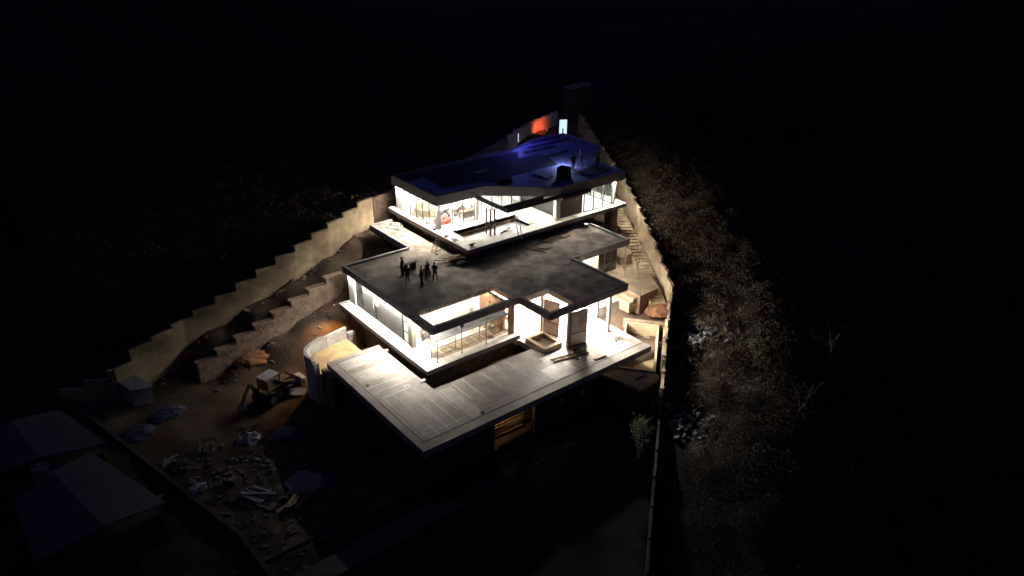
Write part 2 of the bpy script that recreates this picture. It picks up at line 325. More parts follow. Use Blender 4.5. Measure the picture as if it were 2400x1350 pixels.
# middle storey slab, recessed base and roof
b = MB(); b.box(5.17, 14.7, 7.44, 22.3, .4, .8); mids = b.build('middle_floor', FLOOR, villa)
b = MB(); b.box(5.167, 14.703, 7.437, 22.303, .38, .772); b.build('floor_edge', FASC, mids)
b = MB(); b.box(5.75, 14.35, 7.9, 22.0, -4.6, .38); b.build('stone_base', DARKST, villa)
b = MB(); b.box(14.7, 23.2, 7.9, 16.2, -.5, -.002); b.box(23.2, 31.8, 11.6, 16.2, -.9, .35); b.build('lounge_floor', FLOOR, villa)
def R1(x, y):
    if 6.45 < x < 14.5 and 8.3 < y < 11.0: return False
    if 15.2 < x < 17.9 and 4.3 < y < 7.6: return False
    if x < 14.8: return 7.75 < y < 22.6 or (x > 13 and y > 20 and y < 30)
    if x < 24: return 3.9 < y < (30 if x < 15.6 else 22.6)
    return 10.9 < y < 17.4
b = MB(); b.grid_slab([6, 6.45, 13, 14.5, 14.8, 15.2, 15.6, 17.9, 24, 31.6], [3.9, 4.3, 7.6, 7.75, 8.3, 10.9, 11.0, 16.6, 17.4, 22.6, 30], R1, 3.72, 4.12)
mroof = b.build('middle_roof', ROOFC, villa)
z0, z1 = 4.12, 4.3
f = MB()
for x0, x1, y0, y1 in ((6, 6.3, 7.75, 22.6), (6.3, 14.8, 7.75, 8.0), (14.8, 15.1, 3.9, 8.0), (15.1, 24, 3.9, 4.15), (23.75, 24, 4.15, 11.15), (24, 31.6, 10.9, 11.15), (31.35, 31.6, 11.15, 16.3),
                       (6.3, 13, 22.35, 22.6), (13, 13.22, 22.6, 29.8), (13, 15.6, 29.8, 30)):
    f.box(x0, x1, y0, y1, z0, z1)
f.build('roof_rim', FASC, mroof)
f = MB(); t = .02                                           # rendered fascia set proud of the slab edge
for x0, x1, y0, y1 in ((6-t, 6, 7.75, 22.6), (6-t, 14.8, 7.75-t, 7.75), (14.8-t, 14.8, 3.9, 7.73), (14.8-t, 24+t, 3.9-t, 3.9), (24, 24+t, 3.9, 10.88), (24+t, 31.6+t, 10.9-t, 10.9), (31.6, 31.6+t, 10.9, 16.6), (6-t, 13, 22.6, 22.6+t), (13-t, 13, 22.62, 30)):
    f.box(x0, x1, y0, y1, 3.65, 4.29)
f.build('roof_fascia', mat('purple_fascia', (.17, .15, .16), (.12, .1, .11), 2.5, .9, .2), mroof)
f = MB()
for x0, x1, y0, y1 in ((6.45, 14.5, 11.0-.02, 11.0), (6.45, 6.47, 8.3, 10.98), (14.48, 14.5, 8.3, 10.98), (15.2, 17.9, 7.58, 7.6), (17.88, 17.9, 4.3, 7.58)):
    f.box(x0, x1, y0, y1, 3.7, 4.2)
f.build('opening_lining', mat('opening_render', (.46, .42, .36), (.38, .34, .29), 2, .9, .1), mroof)
for i in range(22): MB().box(6.75+i*.36, 6.83+i*.36, 10.96, 10.98, 3.98, 4.1).build('rebar_stub', STEEL, mroof)
# middle storey walls: left facade x=6.3
ZB, ZT = .8, 3.7
b = MB(); b.box(6.15, 6.55, 20.9, 22.0, ZB, ZT); b.box(6.55, 14.5, 21.75, 22.0, ZB, ZT); b.box(6.9, 13.4, 12.3, 12.5, ZB, ZT); b.box(14.1, 14.35, 12.3, 21.7, ZB, ZT); b.build('white_wall', WHITE, villa)
b = MB(); b.box(6.3, 6.42, 17.5, 19.6, ZB, ZT); b.box(6.3, 6.42, 12.9, 16.9, ZB, ZT); b.build('grey_panel', mat('matt_grey_panel', (.16, .16, .155), (.13, .13, .125), 1, .75, .05), villa)
b = MB(); b.box(6.2, 6.55, 11.2, 11.85, ZB, ZT); b.build('corner_column', mat('beige_render', (.36, .32, .25), (.28, .25, .2), 2, .9, .2), villa)
def window(y0, y1, z0, z1, x=6.3, n=1, gl=GLASSD, vertical=0):
    f = MB(); t = .06
    f.box(x, x+.1, y0, y0+t, z0, z1); f.box(x, x+.1, y1-t, y1, z0, z1); f.box(x, x+.1, y0+t, y1-t, z0, z0+t); f.box(x, x+.1, y0+t, y1-t, z1-t, z1)
    for i in range(1, n+1):
        zz = z0+(z1-z0)*i/(n+1); f.box(x, x+.1, y0+t, y1-t, zz-.03, zz+.03)
    o = f.build('window', STEEL, villa)
    g = MB(); g.box(x+.04, x+.055, y0+t, y1-t, z0+t, z1-t); g.build('pane', gl, o)
window(19.65, 20.85, ZB, ZT); window(16.95, 17.45, ZB, 2.2); window(11.9, 12.85, ZB, ZT, n=2, gl=GLASS)
f = MB(); f.rbox((6.02, 17.15, 2.35), math.radians(62), .28, .02, .36); ow = f.build('window', WHITE, villa); tag(ow, 'small pale casement swung open', None)
b = MB(); b.rbox((6.02, 17.15, 2.35), math.radians(62), .2, .024, .28); b.build('pane', GLASSD, ow)
# brick wing and column at the right end of the loggia
b = MB(); b.box(13.95, 14.2, 8.9, 12.3, ZB, ZT-.01); b.build('brick_wall', BRICK, villa)
b = MB(); b.box(14.0, 14.45, 7.95, 8.3, ZB, ZT-.01); b.build('brick_column', mat('brown_render', (.20, .11, .06), (.11, .06, .035), 3, .9, .5), villa)
# loggia floor tiles
b = MB()
for i in range(9): b.box(6.9+i*.85, 7.7+i*.85, 8.45+.0, 9.75, .8, .805)
b.build('floor_tiles', TANL, mids)
# lounge: steps, inner walls, doors
b = MB()
for k in range(6): b.box(16.4, 20.6, 10.6+k*.42, 10.6+(k+1)*.42 if k < 5 else 16, 0, .16*(k+1))
b.build('inner_steps', mat('step_screed', (.5, .42, .3), (.4, .33, .23), 2, .85, .2), villa)
b = MB(); b.box(14.7, 24, 16.0, 16.2, 0, ZT); b.box(20.9, 21.1, 11.0, 16, 0, ZT); b.box(14.36, 14.6, 12.6, 16, 0, ZT); b.build('lounge_wall', WHITE, villa)
b = MB(); b.box(14.7, 15.8, 12.5, 12.7, .2, 3.0); b.build('pale_yellow_wall', mat('pale_yellow', (.5, .46, .32), None, 2, .9, .1), villa)
def pivot_door(c0, c1, lab):
    o = thing('pivot_door', None, None, (0, 0, 0)); o.parent = villa; o['label'] = lab
    del_z = 3.65; c0 = Vector(c0); c1 = Vector(c1); d = (c1-c0).normalized()
    f = MB(); f.bar(c0+Vector((0, 0, 0)), c0+Vector((0, 0, del_z)), .3, .22, up=d); 
    f.build('door_post', BROWN, o)
    g = MB(); a = c0+d*.22; zt = 3.3
    for zz in (.06, 1.25, zt): g.bar(a+Vector((0, 0, zz)), c1+Vector((0, 0, zz)), .08, .14)
    g.bar(a, a+Vector((0, 0, zt)), .1, .1, up=d); g.bar(c1, c1+Vector((0, 0, zt)), .1, .1, up=d); g.build('door_frame', BROWN, o)
    h = MB(); h.bar(a+Vector((0, 0, zt/2)), c1+Vector((0, 0, zt/2)), .04, zt-.1); h.build('door_panel', DOORP, o)
    return o
pivot_door((17.45, 7.75, 0), (17.95, 6.15, 0), 'tall brown door leaf standing behind the planter')
pivot_door((17.35, 4.25, 0), (19.2, 4.0, 0), 'tall brown door leaf beside the lying ladder')
b = MB(); b.tube((22.2, 4.25, 0), (22.2, 4.25, 3.7), .17, 16); b.build('round_column', WHITE, villa, smooth=False)
MB().box(22.95, 23.19, 6.4, 6.7, 0, 3.7).build('side_column', GREYT, villa); MB().box(22.9, 23.15, 9.6, 9.9, 0, 3.7).build('side_column', GREYT, villa)
# right wing of the middle storey
b = MB(); b.box(24.1, 28.7, 12.2, 12.4, .35, ZT); b.build('wing_wall', mat('pale_wing', (.5, .5, .38), (.42, .42, .32), 1.5, .9, .1), villa)
b = MB(); b.box(24.1, 31.5, 15.9, 16.1, .35, ZT); b.box(31.3, 31.5, 14.2, 15.9, .35, ZT); b.build('wing_back_wall', FASC, villa)
def glazing(p0, p1, z0, z1, n, gl, name='glazing', fm=STEEL, rail=None):
    p0 = Vector(p0); p1 = Vector(p1); o = thing(name, None, None); o.parent = villa; d = (p1-p0)
    nrm = Vector((-d.y, d.x, 0)).normalized()
    for zz, nm in ((z0+.03, 'sill'), (z1-.03, 'head')):
        f = MB(); f.bar(p0+Vector((0, 0, zz)), p1+Vector((0, 0, zz)), .09, .06); f.build(nm, fm, o)
    for i in range(n+1):
        q = p0+d*i/n; m_ = MB(); m_.bar(q+Vector((0, 0, z0+.061)), q+Vector((0, 0, z1-.061)), .08, .08, up=nrm); m_.build('mullion', fm, o)
    if rail:
        m_ = MB(); m_.bar(p0+Vector((0, 0, rail)), p1+Vector((0, 0, rail)), .07, .06); m_.build('transom', fm, o)
    for i in range(n):
        a = p0+d*(i+.04)/n; c = p0+d*(i+.96)/n; g = MB(); g.bar(a+Vector((0, 0, (z0+z1)/2)), c+Vector((0, 0, (z0+z1)/2)), .015, z1-z0-.14); g.build('pane', gl, o)
    return o
glazing((28.8, 12.3, 0), (31.4, 12.3, 0), .35, 3.7, 3, GLASSD, rail=1.4)
glazing((31.4, 12.4, 0), (31.4, 14.1, 0), .35, 3.7, 2, GLASSD, rail=1.4)
# top storey slab (with the pool void), base, roof
Z5 = 5.3
def hole(x, y):
    return (17.3 < x < 25.2 and 19.2 < y < 21.2) or (22.2 < x < 25.2 and 17.8 < y <= 19.2) 
def S2(x, y):
    if x < 21.0 and y < 22: pass
    return 15.8 < x < 36.9 and 16.5 < y < 30.9 and not hole(x, y)
b = MB(); b.grid_slab([15.8, 17.3, 22.2, 25.2, 36.9], [16.5, 17.8, 19.2, 21.2, 30.9], S2, 4.9, Z5)
tops = b.build('top_floor', FLOOR, villa)
b = MB()
for x0, x1, y0, y1 in ((15.78, 36.92, 16.48, 16.5), (15.78, 15.8, 16.5, 30.9), (36.9, 36.92, 16.5, 30.9)): b.box(x0, x1, y0, y1, 4.88, 5.27)
b.build('floor_edge', FASC, tops)
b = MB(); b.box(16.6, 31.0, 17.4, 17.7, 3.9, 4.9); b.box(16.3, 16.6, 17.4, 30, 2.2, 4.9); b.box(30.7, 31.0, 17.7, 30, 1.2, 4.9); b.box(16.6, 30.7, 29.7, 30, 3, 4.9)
b.build('dark_base', DARKST, villa)
b = MB(); b.box(34.9, 35.9, 16.7, 17.7, .8, 4.9); b.build('support_column', DARKST, villa)
b = MB(); b.box(31.0, 36.5, 26, 26.3, 1.5, 4.9); b.build('back_foundation', TANW, villa)
# pool void lining (shallow basin under the hole)
b = MB(); b.box(17.1, 25.4, 17.7, 21.4, 4.14, 4.5); b.build('void_basin', mat('grey_basin', (.25, .24, .22), (.1, .1, .09), 1.5, .9, .5), tops)
b = MB(); b.box(17.3, 25.2, 21.2, 21.34, 4.5, 5.28); b.box(16.95, 17.28, 19.2, 21.2, 4.5, 4.9); b.build('void_wall', DARKST, tops)
b = MB(); b.bar((17.6, 21.1, 5.36), (25.0, 21.1, 5.36), .35, .1); b.build('void_kerb', FASC, tops)
RZ0, RZ1 = 7.95, 8.9
roofp = [(16.1, 30.4), (16.1, 22.05), (21.6, 21.8), (27.55, 16.85), (36.7, 16.75), (37.0, 20.8), (37.3, 22.1), (41.7, 25.5), (41.7, 32.0), (39.5, 32.6), (37.0, 32.2), (34.5, 31.2), (31.9, 30.5)]
b = MB(); b.prism(roofp, RZ0, RZ1-.12); tr = b.build('top_roof', BLUE, villa)
b = MB()
n = len(roofp)
for i in range(n):
    p = Vector((*roofp[i], 0)); q = Vector((*roofp[(i+1) % n], 0)); d = (q-p).normalized(); o_ = Vector((-d.y, d.x, 0))*-.06
    b.bar(p-o_*1.0+Vector((0, 0, (RZ0+RZ1)/2-.02)), q-o_*1.0+Vector((0, 0, (RZ0+RZ1)/2-.02)), .14, RZ1-RZ0+.04)
b.build('roof_fascia', mat('pale_fascia', (.20, .18, .19), (.15, .14, .145), 2.5, .9, .15), tr)
# membrane patches
def sheet(name, pix, m, z, th, parent):
    pts = [at(x, y, z) for x, y in pix]; return MB().prism([(p.x, p.y) for p in pts], z, z+th).build(name, m, parent)
zr = RZ1-.12+.004
sheet('bitumen_sheet', [(1040,441),(1125,425),(1197,433),(1200,412),(1307,386),(1290,372),(1262,362),(1215,372),(1213,356),(1180,362),(1000,398),(990,412)], BITU, zr, .03, tr)
sheet('bitumen_sheet', [(1340,408),(1385,414),(1436,399),(1398,384)], BITU, zr, .03, tr)
sheet('bitumen_sheet', [(930,412),(975,399),(1000,400),(985,418),(950,424)], BITU, zr+.034, .02, tr)
for pix in ([(1235,345),(1330,325),(1334,328),(1240,349)], [(1225,356),(1300,340),(1305,344),(1232,361)], [(1250,372),(1330,352),(1332,357),(1262,376)], [(1240,334),(1310,319),(1312,322),(1246,337)]):
    sheet('membrane_lap', pix, BITU, zr, .02, tr)
# top storey walls and glazing
def twall(pts, m, name, z0=Z5, z1=RZ0-.005, th=.2):
    b = MB()
    for a, c in pts: b.bar((a[0], a[1], (z0+z1)/2), (c[0], c[1], (z0+z1)/2), th, z1-z0)
    return b.build(name, m, villa)
twall([((16.5, 30.2), (16.5, 28.9)), ((16.8, 30.1), (31.5, 30.1))], WHITE, 'white_wall')
twall([((22.6, 24.6), (22.6, 30.0)), ((23, 27.6), (28, 27.6)), ((28.1, 24), (28.1, 30))], WHITE, 'inner_wall')
glazing((16.55, 28.8, 0), (16.55, 22.9, 0), Z5, RZ0, 5, GLASS)
glazing((16.9, 22.55, 0), (20.9, 22.45, 0), Z5, RZ0, 3, GLASS)
pth = MB().prism([(-13, -2.3), (19.2, -1.5), (19.2, .1), (-13, -.5)], -5.2, -4.36).build('path', PATHM); tag(pth, 'dim straight path crossing in front of the dark lower storey', 'path', kind='structure')
PCOL = mat('pale_column', (.42, .4, .37), None, 2, .9, .1)
MB().box(16.4, 16.8, 22.35, 22.8, Z5, RZ0).build('corner_column', PCOL, villa); MB().box(20.95, 21.3, 22.2, 22.6, Z5, RZ0).build('corner_column', PCOL, villa)
glazing((21.4, 23.6, 0), (28.0, 23.6, 0), Z5, RZ0, 5, GLASS)
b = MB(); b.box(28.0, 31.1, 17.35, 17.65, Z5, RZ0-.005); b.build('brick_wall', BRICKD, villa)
MB().box(27.4, 27.97, 17.3, 17.7, Z5, RZ0-.005).build('white_column', WHITE, villa); MB().box(35.3, 35.6, 16.95, 17.25, Z5, RZ0-.005).build('white_column', WHITE, villa)
glazing((31.2, 17.2, 0), (35.25, 17.1, 0), Z5, RZ0, 3, GLASS)
glazing((35.5, 17.3, 0), (35.5, 25.5, 0), Z5, RZ0, 5, GLASS, rail=6.3)
twall([((27.9, 17.8), (27.9, 23.4))], GLASSD, 'smoked_screen', z1=RZ0-.6, th=.03)
twall([((31.1, 25.6), (35.3, 25.6))], GREYP, 'inner_wall')
# three steel columns and the black steel frame
b = [(19.7, 18.8), (19.65, 18.1), (20.05, 17.95)]
for x, y in b:
    c = MB(); c.tube((x, y, Z5), (x, y, 8.0), .09, 12); c.build('steel_column', RUST, villa)
fr = MB(); fr.bar((20.4, 21.6, 8.15), (20.4, 16.3, 8.15), .25, .36); fr.bar((20.53, 16.4, 8.15), (27.6, 16.4, 8.15), .22, .36); fr.bar((20.53, 17.3, 8.15), (25.6, 17.3, 8.15), .18, .36)
fr.bar((27.5, 16.62, 7.8), (31.4, 16.62, 7.8), .3, .3); fr.build('steel_frame', STEEL, villa)

# ---------------------------------------------------------------- lamps of the villa
def lamp(name, x0, x1, y0, y1, z, m):
    return MB().box(x0, x1, y0, y1, z-.03, z).build(name, m, villa)
zt = 3.715
for x, y in ((8, 13.6), (11, 13.6), (8, 17.5), (11.5, 17.5), (9, 20.5), (12.5, 20.5)): lamp('ceiling_lamp', x-.25, x+.25, y-.25, y+.25, zt, E_BLOCK)
for x, y in ((17, 8.6), (19.6, 8.6), (22.2, 8.6), (19.3, 7.0), (21.8, 7.0), (17.6, 11.4), (19.6, 13.5), (22.5, 12)): lamp('ceiling_lamp', x-.25, x+.25, y-.25, y+.25, zt, E_LOUNGE if x > 19 and y < 9 else (E_BLOCK if x < 20 else E_ROOM))
zt2 = RZ0-.002
for x, y in ((18.5, 24.5), (18.5, 28), (20.8, 26), (22, 22.8), (24.5, 20.8), (26.5, 19.4), (25, 25.6), (30, 20), (30, 24), (33.3, 19), (33.3, 23), (36, 18.8)): lamp('ceiling_lamp', x-.25, x+.25, y-.25, y+.25, zt2, E_DIM if x > 29 else E_TOPR)
lamp('led_strip', 6.06, 6.10, 8.2, 22.2, zt, E_SIDE); lamp('led_strip', 6.6, 14.2, 11.15, 11.22, zt, E_SOFT); lamp('led_strip', 24.2, 31, 11.3, 11.34, zt, E_SOFT)
lamp('led_strip', 16.25, 16.30, 22.6, 30.1, zt2, E_TOP); lamp('led_strip', 17, 21.4, 22.15, 22.2, zt2, E_STRIP); lamp('led_strip', 31.3, 36.4, 16.9, 16.95, zt2, E_TOP); lamp('led_strip', 36.4, 36.45, 17.2, 20.6, zt2, E_STRIP)

# ---------------------------------------------------------------- boundary and retaining walls
def stepped(name, label, cat, path, n, top, base, m, th=.3, cap=None, pillar=False):
    P = [Vector(p) for p in path]; L = [0]
    for i in range(1, len(P)): L.append(L[-1]+(P[i]-P[i-1]).length)
    def pt(t):
        for i in range(1, len(P)):
            if t <= L[i]+1e-6: return P[i-1].lerp(P[i], (t-L[i-1])/(L[i]-L[i-1]))
        return P[-1]
    root = thing(name, label, cat); b = MB(); cps = []; knots = sorted(set([L[-1]*i/n for i in range(n+1)]+L))
    steps = [L[-1]*i/n for i in range(n+1)]
    for i in range(len(knots)-1):
        t0, t1 = knots[i], knots[i+1]
        if t1-t0 < .05: continue
        k = max(j for j in range(n+1) if steps[j] <= t0+1e-4); tm = (steps[k]+steps[min(k+1, n)])/2
        z1 = float(np.interp(tm, top[0], top[1])); a = pt(t0); c = pt(t1)
        z0 = min(float(np.interp(tm, base[0], base[1])), z1-1)-1.2
        b.bar((a.x, a.y, (z0+z1)/2), (c.x, c.y, (z0+z1)/2), th, z1-z0)
        if pillar and abs(t0-steps[k]) < 1e-4: cps.append((a, z1))
    b.build('wall', m, root)
    for a, z1 in cps:
        q = MB(); q.box(a.x-.17, a.x+.17, a.y-.17, a.y+.17, z1-.7, z1+.06); q.build('pillar', m, root)
    return root
LWP = LWALL; D = [0]
for i in range(1, len(LWP)): D.append(D[-1]+math.dist(LWP[i], LWP[i-1]))
xs_ = [-13.6,-11.3,-9,-6.7,-4.2,-1.8,.6,3,5.4,7.7,10,12.4,14.7]; ts_ = list(np.linspace(0, D[-1], 13))
stepped('boundary_wall', 'long tan rendered wall climbing in steps left of the villa above the dirt road', 'wall', [(-17.6, 29.6)]+LWP, 16, ([0]+[t+4.66 for t in ts_], [-3.6,-1.9,-.56,-.22,.16,.92,1.74,2.58,3.42,4.14,4.74,5.32,5.9,6.45]), ([0]+[t+4.66 for t in ts_], [-5.6,-5,-4,-3.3,-2.5,-1.6,-.7,-.2,.4,1,1.6,2.2,2.7,3.2]), TANW)
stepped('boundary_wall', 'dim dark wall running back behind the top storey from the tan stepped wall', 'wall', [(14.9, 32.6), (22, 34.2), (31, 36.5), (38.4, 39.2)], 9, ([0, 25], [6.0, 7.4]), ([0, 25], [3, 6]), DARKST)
stepped('boundary_wall', 'far wall lit red beside the glowing white panel behind the top roof', 'wall', [(38.6, 39.3), (44.5, 41.8), (50.5, 43.0)], 7, ([0, 12.6], [7.5, 8.4]), ([0, 12], [6, 7]), mat('pale_far_wall', (.45, .36, .3), (.3, .24, .2), 1, .9, .3))
b = thing('retaining_wall', 'rough stone wall stepping down between the dirt road and the yard', 'wall')
nst = 8
for i in range(nst):
    x1 = 7.4-i*14.7/nst; x0 = x1-14.7/nst; z1 = 1.95-i*.66
    q = MB(); z0 = z1-4.2; g, kk = 14, 28; vs = []
    for k in range(kk+1):
        for j in range(g+1):
            e = 0 if j in (0, g) else 1
            vs.append((x0+(x1-x0)*j/g+e*random.uniform(-.03, .03), 25.6-random.uniform(0, .06)-(.03 if (j//2+k//2) % 2 else 0), z0+(z1-z0)*k/kk+(random.uniform(-.03, .03) if k < kk else 0)))
    q.add(vs, [(k*(g+1)+j, k*(g+1)+j+1, (k+1)*(g+1)+j+1, (k+1)*(g+1)+j) for k in range(kk) for j in range(g)])
    q.box(x0, x1, 25.55, 26.1, z0, z1-.02)
    q.build('stone_course', STONE, b)
    q = MB(); q.box(x0-.08, x1+.0, 25.5, 26.2, z1-.02+.003, z1+.07); q.build('coping', mat('coping%d' % i, (.3, .2, .14), None, 3, .9, .4), b)
RW = WALL[3:]; D = [0]
for i in range(1, len(RW)): D.append(D[-1]+math.dist(RW[i], RW[i-1]))
stepped('boundary_wall', 'tan wall with stepped pillars climbing beside the long stair on the right', 'wall', RW, 24, (D, [-1.25, -.6, 1.4, 3.75, 4.6, 5.7, 6.6, 8.5]), (D, [-4.8,-4,-2.5,-.5,1,2.5,4,6]), TANW, th=.26, pillar=True)
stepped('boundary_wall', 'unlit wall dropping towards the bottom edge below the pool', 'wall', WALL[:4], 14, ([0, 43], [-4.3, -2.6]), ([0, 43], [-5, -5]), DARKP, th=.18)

# ---------------------------------------------------------------- long stair on the right
st = thing('garden_stair', 'long concrete stair climbing along the tan wall on the right', 'stairs')
SP = [((31.35, 5.35), -.55), ((34.05, 9.45), .45), ((36.75, 13.65), 1.2), ((39.6, 18.2), 1.95), ((43.2, 24.2), 2.95), ((46.6, 30.6), 4.2)]
k = 0
for i in range(len(SP)-1):
    (a, za), (c, zc) = SP[i], SP[i+1]; a = Vector(a); c = Vector(c); d = (c-a); L_ = d.length; d.normalize(); nrm = Vector((-d.y, d.x)); ns = max(1, round((zc-za)/.095))
    for j in range(ns):
        p = a+d*L_*j/ns; q = a+d*L_*(j+1)/ns; z = za+(zc-za)*(j+1)/ns
        MB().prism([(p+nrm*.0)[:], (q+nrm*.0)[:], (q+nrm*1.45)[:], (p+nrm*1.45)[:]], z-1.2, z).build('tread', TANW, st)
    b = MB(); p = a+nrm*1.46; q = c+nrm*1.46
    for j in range(ns):
        u0 = p+(q-p)*j/ns; u1 = p+(q-p)*(j+1)/ns; z = za+(zc-za)*(j+.9)/ns+.16
        b.prism([u0[:], u1[:], (u1+nrm*.16)[:], (u0+nrm*.16)[:]], z-2, z)
    b.build('stringer', TANW, st)

# ---------------------------------------------------------------- pool, decks and yard platforms on the right
pool = thing('swimming_pool', 'empty tan concrete pool under the right end of the terrace', 'pool')
u = Vector((.774, .633)); nn = Vector((-.633, .774)); o0 = Vector((22.35, -1.45))
def pq(a, c): v = o0+u*a+nn*c; return (v.x, v.y)
def quad(a0, a1, c0, c1, z0, z1): return MB().prism([pq(a0, c0), pq(a1, c0), pq(a1, c1), pq(a0, c1)], z0, z1)
quad(.22, 8.2, .18, 3.0, -3.2, -2.75).build('pool_floor', TANW, pool)
for r in ((0, 8.4, 0, .18), (0, 8.4, 3.0, 3.2), (0, .22, .18, 3.0), (8.2, 8.4, .18, 3.0)): quad(*r, -4.8, -1.5).build('pool_rim', mat('pool_edge', (.6, .48, .3), (.5, .4, .25), 2, .9, .2), pool)
wk = thing('walkway', 'narrow raised walkway strip between the pool trench and the boundary wall', 'walkway')
quad(-.2, 9.0, -.62, -.42, -4.8, -1.42).build('slab', TANW, wk); quad(8.5, 9.0, -.4, 3.4, -4.8, -1.46).build('landing', TANL, wk)
dk = thing('pool_deck', 'tan triangular deck jutting out below the right terrace corner', 'deck')
MB().prism([(17.98, 3.0), (19.35, -2.2), (22.0, -2.2), (22.3, -1.6), (20.4, .9), (19.6, 3.4)], -1.85, -1.55).build('slab', TANL, dk)
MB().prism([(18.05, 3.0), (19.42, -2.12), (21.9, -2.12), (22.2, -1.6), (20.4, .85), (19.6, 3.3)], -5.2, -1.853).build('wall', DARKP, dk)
MB().box(20.15, 21.35, -1.35, -1.1, -1.546, -1.52).build('drain_slot', STEEL, dk)
MB().bar((19.1, 2.6, -1.5), (22.25, -1.45, -1.5), .14, .1).build('kerb', TANL, dk)
lp = thing('step_slab', 'pale strip of step below the tan deck corner', 'step'); MB().prism([(21.2, -2.6), (23.3, -2.6), (23.3, -2.25), (21.2, -2.25)], -4.9, -3.3).build('slab', CONC, lp)
pf = thing('terrace_platform', 'brown brick platform with tan top between the wing and the stair', 'platform')
MB().prism([(28.9, 6.6), (31.6, 6.7), (34.6, 11.4), (31.9, 14.2), (30.3, 12.3), (28.9, 11.9)], -1.6, .38).build('base', BRICK2, pf)
MB().prism([(28.82, 6.52), (31.65, 6.62), (34.7, 11.4), (31.95, 14.3), (30.3, 12.35), (28.82, 11.95)], .382, .5).build('slab', TANL, pf)
MB().box(28.3, 28.8, 6.9, 11.5, -1.2, .16).build('step', TANL, pf); MB().box(27.8, 28.28, 6.9, 11.5, -1.2, -.1).build('step', TANL, pf)
pf = thing('side_apron', 'plain pale concrete apron under the right wing', 'paving'); MB().box(24.2, 27.7, 8.2, 11.5, -1.5, -.3).build('slab', CONC, pf)
for nm, lb, pts, z in (('raised_bed', 'brick sided bed of bare soil beside the stair below the top storey column', [(33.4, 15.2), (35.6, 15.4), (37.6, 18.6), (35.4, 19.6)], 2.1), ('raised_bed', 'dark sided bed beside the scaffold at the foot of the right wing', [(32.5, 12.6), (34.4, 12.7), (35.3, 14.4), (33.2, 14.9)], 1.3)):
    r = thing(nm, lb, 'planting bed'); MB().prism(pts, -1, z).build('wall', BRICK2, r); MB().prism([tuple(Vector(p).lerp(Vector((sum(q[0] for q in pts)/4, sum(q[1] for q in pts)/4)), .12)) for p in pts], z+.003, z+.06).build('soil', TANL, r)
md = MB(); md.blob((30.9, 5.6, -1.5), 1.7, 1.3, .9, 14, 7, .12); tag(md.build('soil_mound', ORSOIL), 'orange mound of soil at the foot of the stair', 'soil heap')
# ---------------------------------------------------------------- planter on the terrace, curved planter on the left
pl = thing('planter_box', 'square empty concrete planter in front of the tall brown door', 'planter', (15.1, 4.7, 0))
for x0, x1, y0, y1 in ((0, 2, 0, .32), (0, 2, 2.2, 2.5), (0, .32, .32, 2.2), (1.75, 2, .32, 2.2)): MB().box(x0, x1, y0, y1, .003, .45).build('side', TANL, pl)
MB().box(.33, 1.74, .33, 2.19, .003, .06).build('bottom', DARKST, pl)
cp = thing('curved_planter', 'curved pale planter wall holding sand at the left corner of the terrace', 'planter')
pts = []
for i in range(15):
    t = math.radians(200-i*8.2); pts.append((1.75+2.5*math.cos(t), 16.7+2.1*math.sin(t)))
pts = [(-.75, 15.5)]+pts+[(2.9, 19.0), (4.1, 19.2)]
b = MB(); inn = []
for i in range(len(pts)-1):
    a = Vector((*pts[i], 0)); c = Vector((*pts[i+1], 0)); b.bar(a+Vector((0, 0, -2.2)), c+Vector((0, 0, -2.2)), .26, 4.4)
b.build('wall', CONC2, cp)
MB().prism([(-.5, 15.0), (-.6, 15.9)]+[(p[0]*.93+.12, p[1]*.985+.2-.15) for p in pts[2:-2]]+[(3.0, 18.8), (4.0, 18.9), (4.0, 14.62), (-.02, 14.62)], -4.9, -1.0).build('sand', SAND, cp)
MB().box(-.95, -.5, 15.0, 15.3, -4.7, .02).build('end_pillar', mat('cracked_plaster', (.6, .55, .48), (.3, .25, .2), 4, .9, .6), cp)
MB().box(4.12, 4.9, 18.9, 19.3, -4, -.55).build('return_wall', FASC, cp)
MB().box(-.4, .0, 13.2, 14.9, -5, -.55).build('buttress', TANL, cp)

